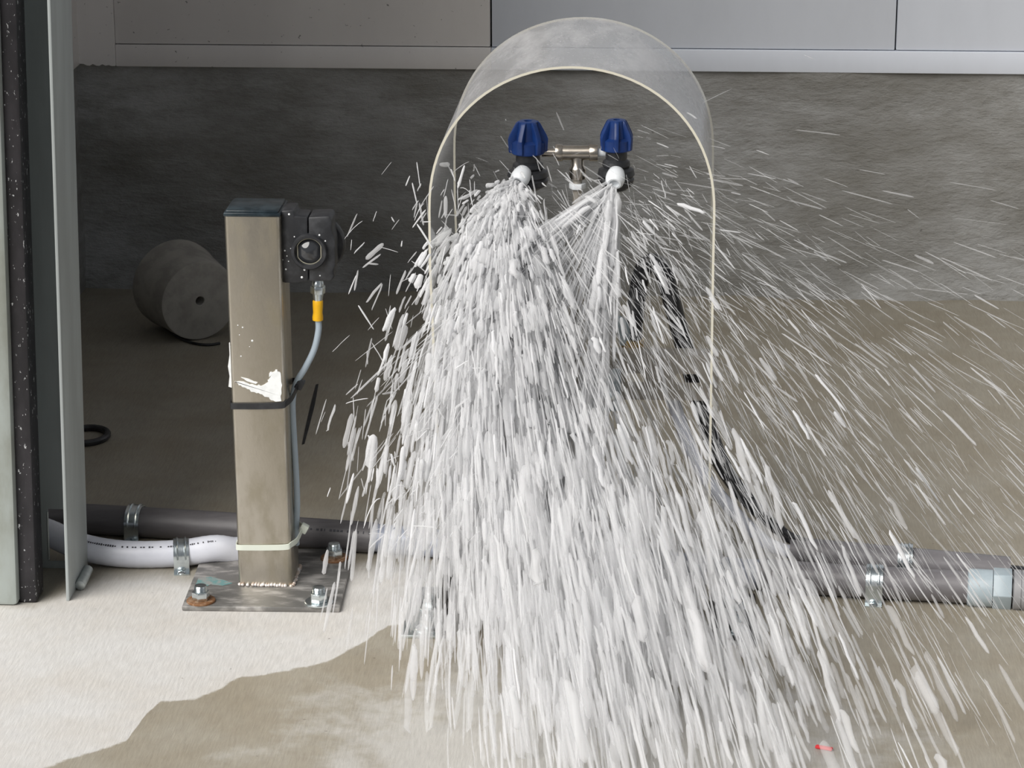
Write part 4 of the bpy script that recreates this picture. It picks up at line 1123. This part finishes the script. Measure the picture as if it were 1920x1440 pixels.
# stray drops flung to the left
n = 330
pp = np.array([onY(x, y, yy_) for x, y, yy_ in zip(np.clip(900 - np.abs(RNG.normal(0, 115, n)), 610, 960), 1000 - 700 * RNG.uniform(0, 1, n) ** 1.5, YN - RNG.uniform(-0.02, 0.25, n))])
vv_ = np.stack([N_(-0.25, 0.5, n), N_(-0.2, 0.3, n), N_(-1.0, 0.7, n)], 1)
fk.add(pp, vv_, RNG.uniform(0.006, 0.028, n), np.clip(0.0007 * np.exp(RNG.normal(0, 0.45, n)), 0.0004, 0.0022), RNG.choice([0, 1, 1], n))
tagL = fk.build('foam_spray', None, (tl[0], tl[1], 0))
tag(tagL, 'thick white foamy spray falling from the dark blue capped nozzle', 'water spray', 'foam sprays', 'stuff')

# --- right nozzle
fk = Flecks()
trr = np.array(tipR) + np.array([-0.002, -0.008, -0.004])
# veil: fast fine lines between a leftward fan edge and a near-vertical core
def fan(n, a0, a1, speed, tmin, tmax, rad, alpha, ln, vyf=-0.35, bias=1.0):
    a = np.radians(a0 + (a1 - a0) * RNG.uniform(0, 1, n) ** bias)            # angle below horizontal, towards -x
    sp_ = RNG.normal(speed, speed * 0.12, n)
    v0 = np.stack([-np.cos(a) * sp_, vyf * sp_ * RNG.normal(1, 0.35, n), -np.sin(a) * sp_], 1)
    p0 = trr[None] + RNG.normal(0, 0.0028, (n, 3))
    p, v = fly(p0, v0, RNG.uniform(tmin, tmax, n))
    fk.add(p, v, RNG.uniform(*ln, n), rad(n), RNG.choice(alpha, n))
fan(650, 28, 86, 3.2, 0.0, 0.08, logn(0.0006, 0.4, 0.0003, 0.0014), [1, 2], (0.02, 0.08))
fan(130, 26, 40, 3.0, 0.0, 0.045, logn(0.0017, 0.35, 0.0008, 0.003), [0, 1], (0.02, 0.05))
fan(220, 40, 80, 3.0, 0.0, 0.05, logn(0.0010, 0.4, 0.0004, 0.002), [1], (0.02, 0.05))
fan(300, 79, 91, 3.0, 0.0, 0.035, logn(0.0024, 0.35, 0.0010, 0.0042), [0, 0, 1], (0.02, 0.05), bias=0.8)
fan(200, 80, 88, 3.2, 0.02, 0.080, logn(0.0014, 0.35, 0.0006, 0.0028), [0, 1, 1], (0.03, 0.075))
# foam flying down and outwards
burst_d(fk, trr, 170, 0.45, 0.50, lambda n: N_(-0.7, 0.5, n), lambda n: N_(-0.8, 0.45, n), logn(0.0013, 0.45, 0.0006, 0.0036), 0.0145, lambda n: RNG.choice([0, 1, 1], n), k=0.35, tpow=0.6)
burst_d(fk, tl, 520, 0.12, 0.38, lambda n: N_(-0.6, 0.5, n), lambda n: N_(-0.8, 0.5, n), logn(0.0016, 0.45, 0.0005, 0.0042), 0.017, lambda n: RNG.choice([0, 1, 1, 1], n), k=0.35, tpow=0.6, tmin=0.55, jitter=0.02)
burst(fk, tl, 2600, lambda n: np.abs(N_(0.3, 1.0, n)), lambda n: N_(-0.6, 0.7, n), lambda n: N_(-0.9, 0.6, n), logn(0.00055, 0.4, 0.00026, 0.0013), 0.013, lambda n: RNG.choice([1, 2, 2, 2], n), tpow=0.7, jitter=0.03)
burst(fk, trr, 2100, lambda n: np.abs(N_(0.8, 1.4, n)), lambda n: N_(-0.3, 0.6, n), lambda n: N_(-0.5, 0.55, n), logn(0.0005, 0.4, 0.00025, 0.0012), 0.013, lambda n: RNG.choice([1, 2, 2, 2], n), tpow=0.75, jitter=0.03)
# wide landing fan in front of the shield
burst_d(fk, trr, 1900, -0.50, 0.40, lambda n: N_(-1.25, 0.45, n), lambda n: N_(-0.7, 0.4, n), logn(0.0020, 0.5, 0.0006, 0.0058), 0.020, lambda n: RNG.choice([1, 2, 2], n), k=0.45, tpow=0.5, jitter=0.03, tmin=0.60)
burst_d(fk, tl, 1000, -0.22, 0.24, lambda n: N_(-1.65, 0.40, n), lambda n: N_(-0.6, 0.35, n), logn(0.0017, 0.5, 0.0005, 0.0050), 0.020, lambda n: RNG.choice([1, 2, 2], n), k=0.22, tpow=0.55, jitter=0.03, tmin=0.60)
tagR = fk.build('foam_spray', None, (trr[0], trr[1], 0))
tag(tagR, 'fanned white spray from the bright blue capped nozzle, streaking across the floor', 'water spray', 'foam sprays', 'stuff')
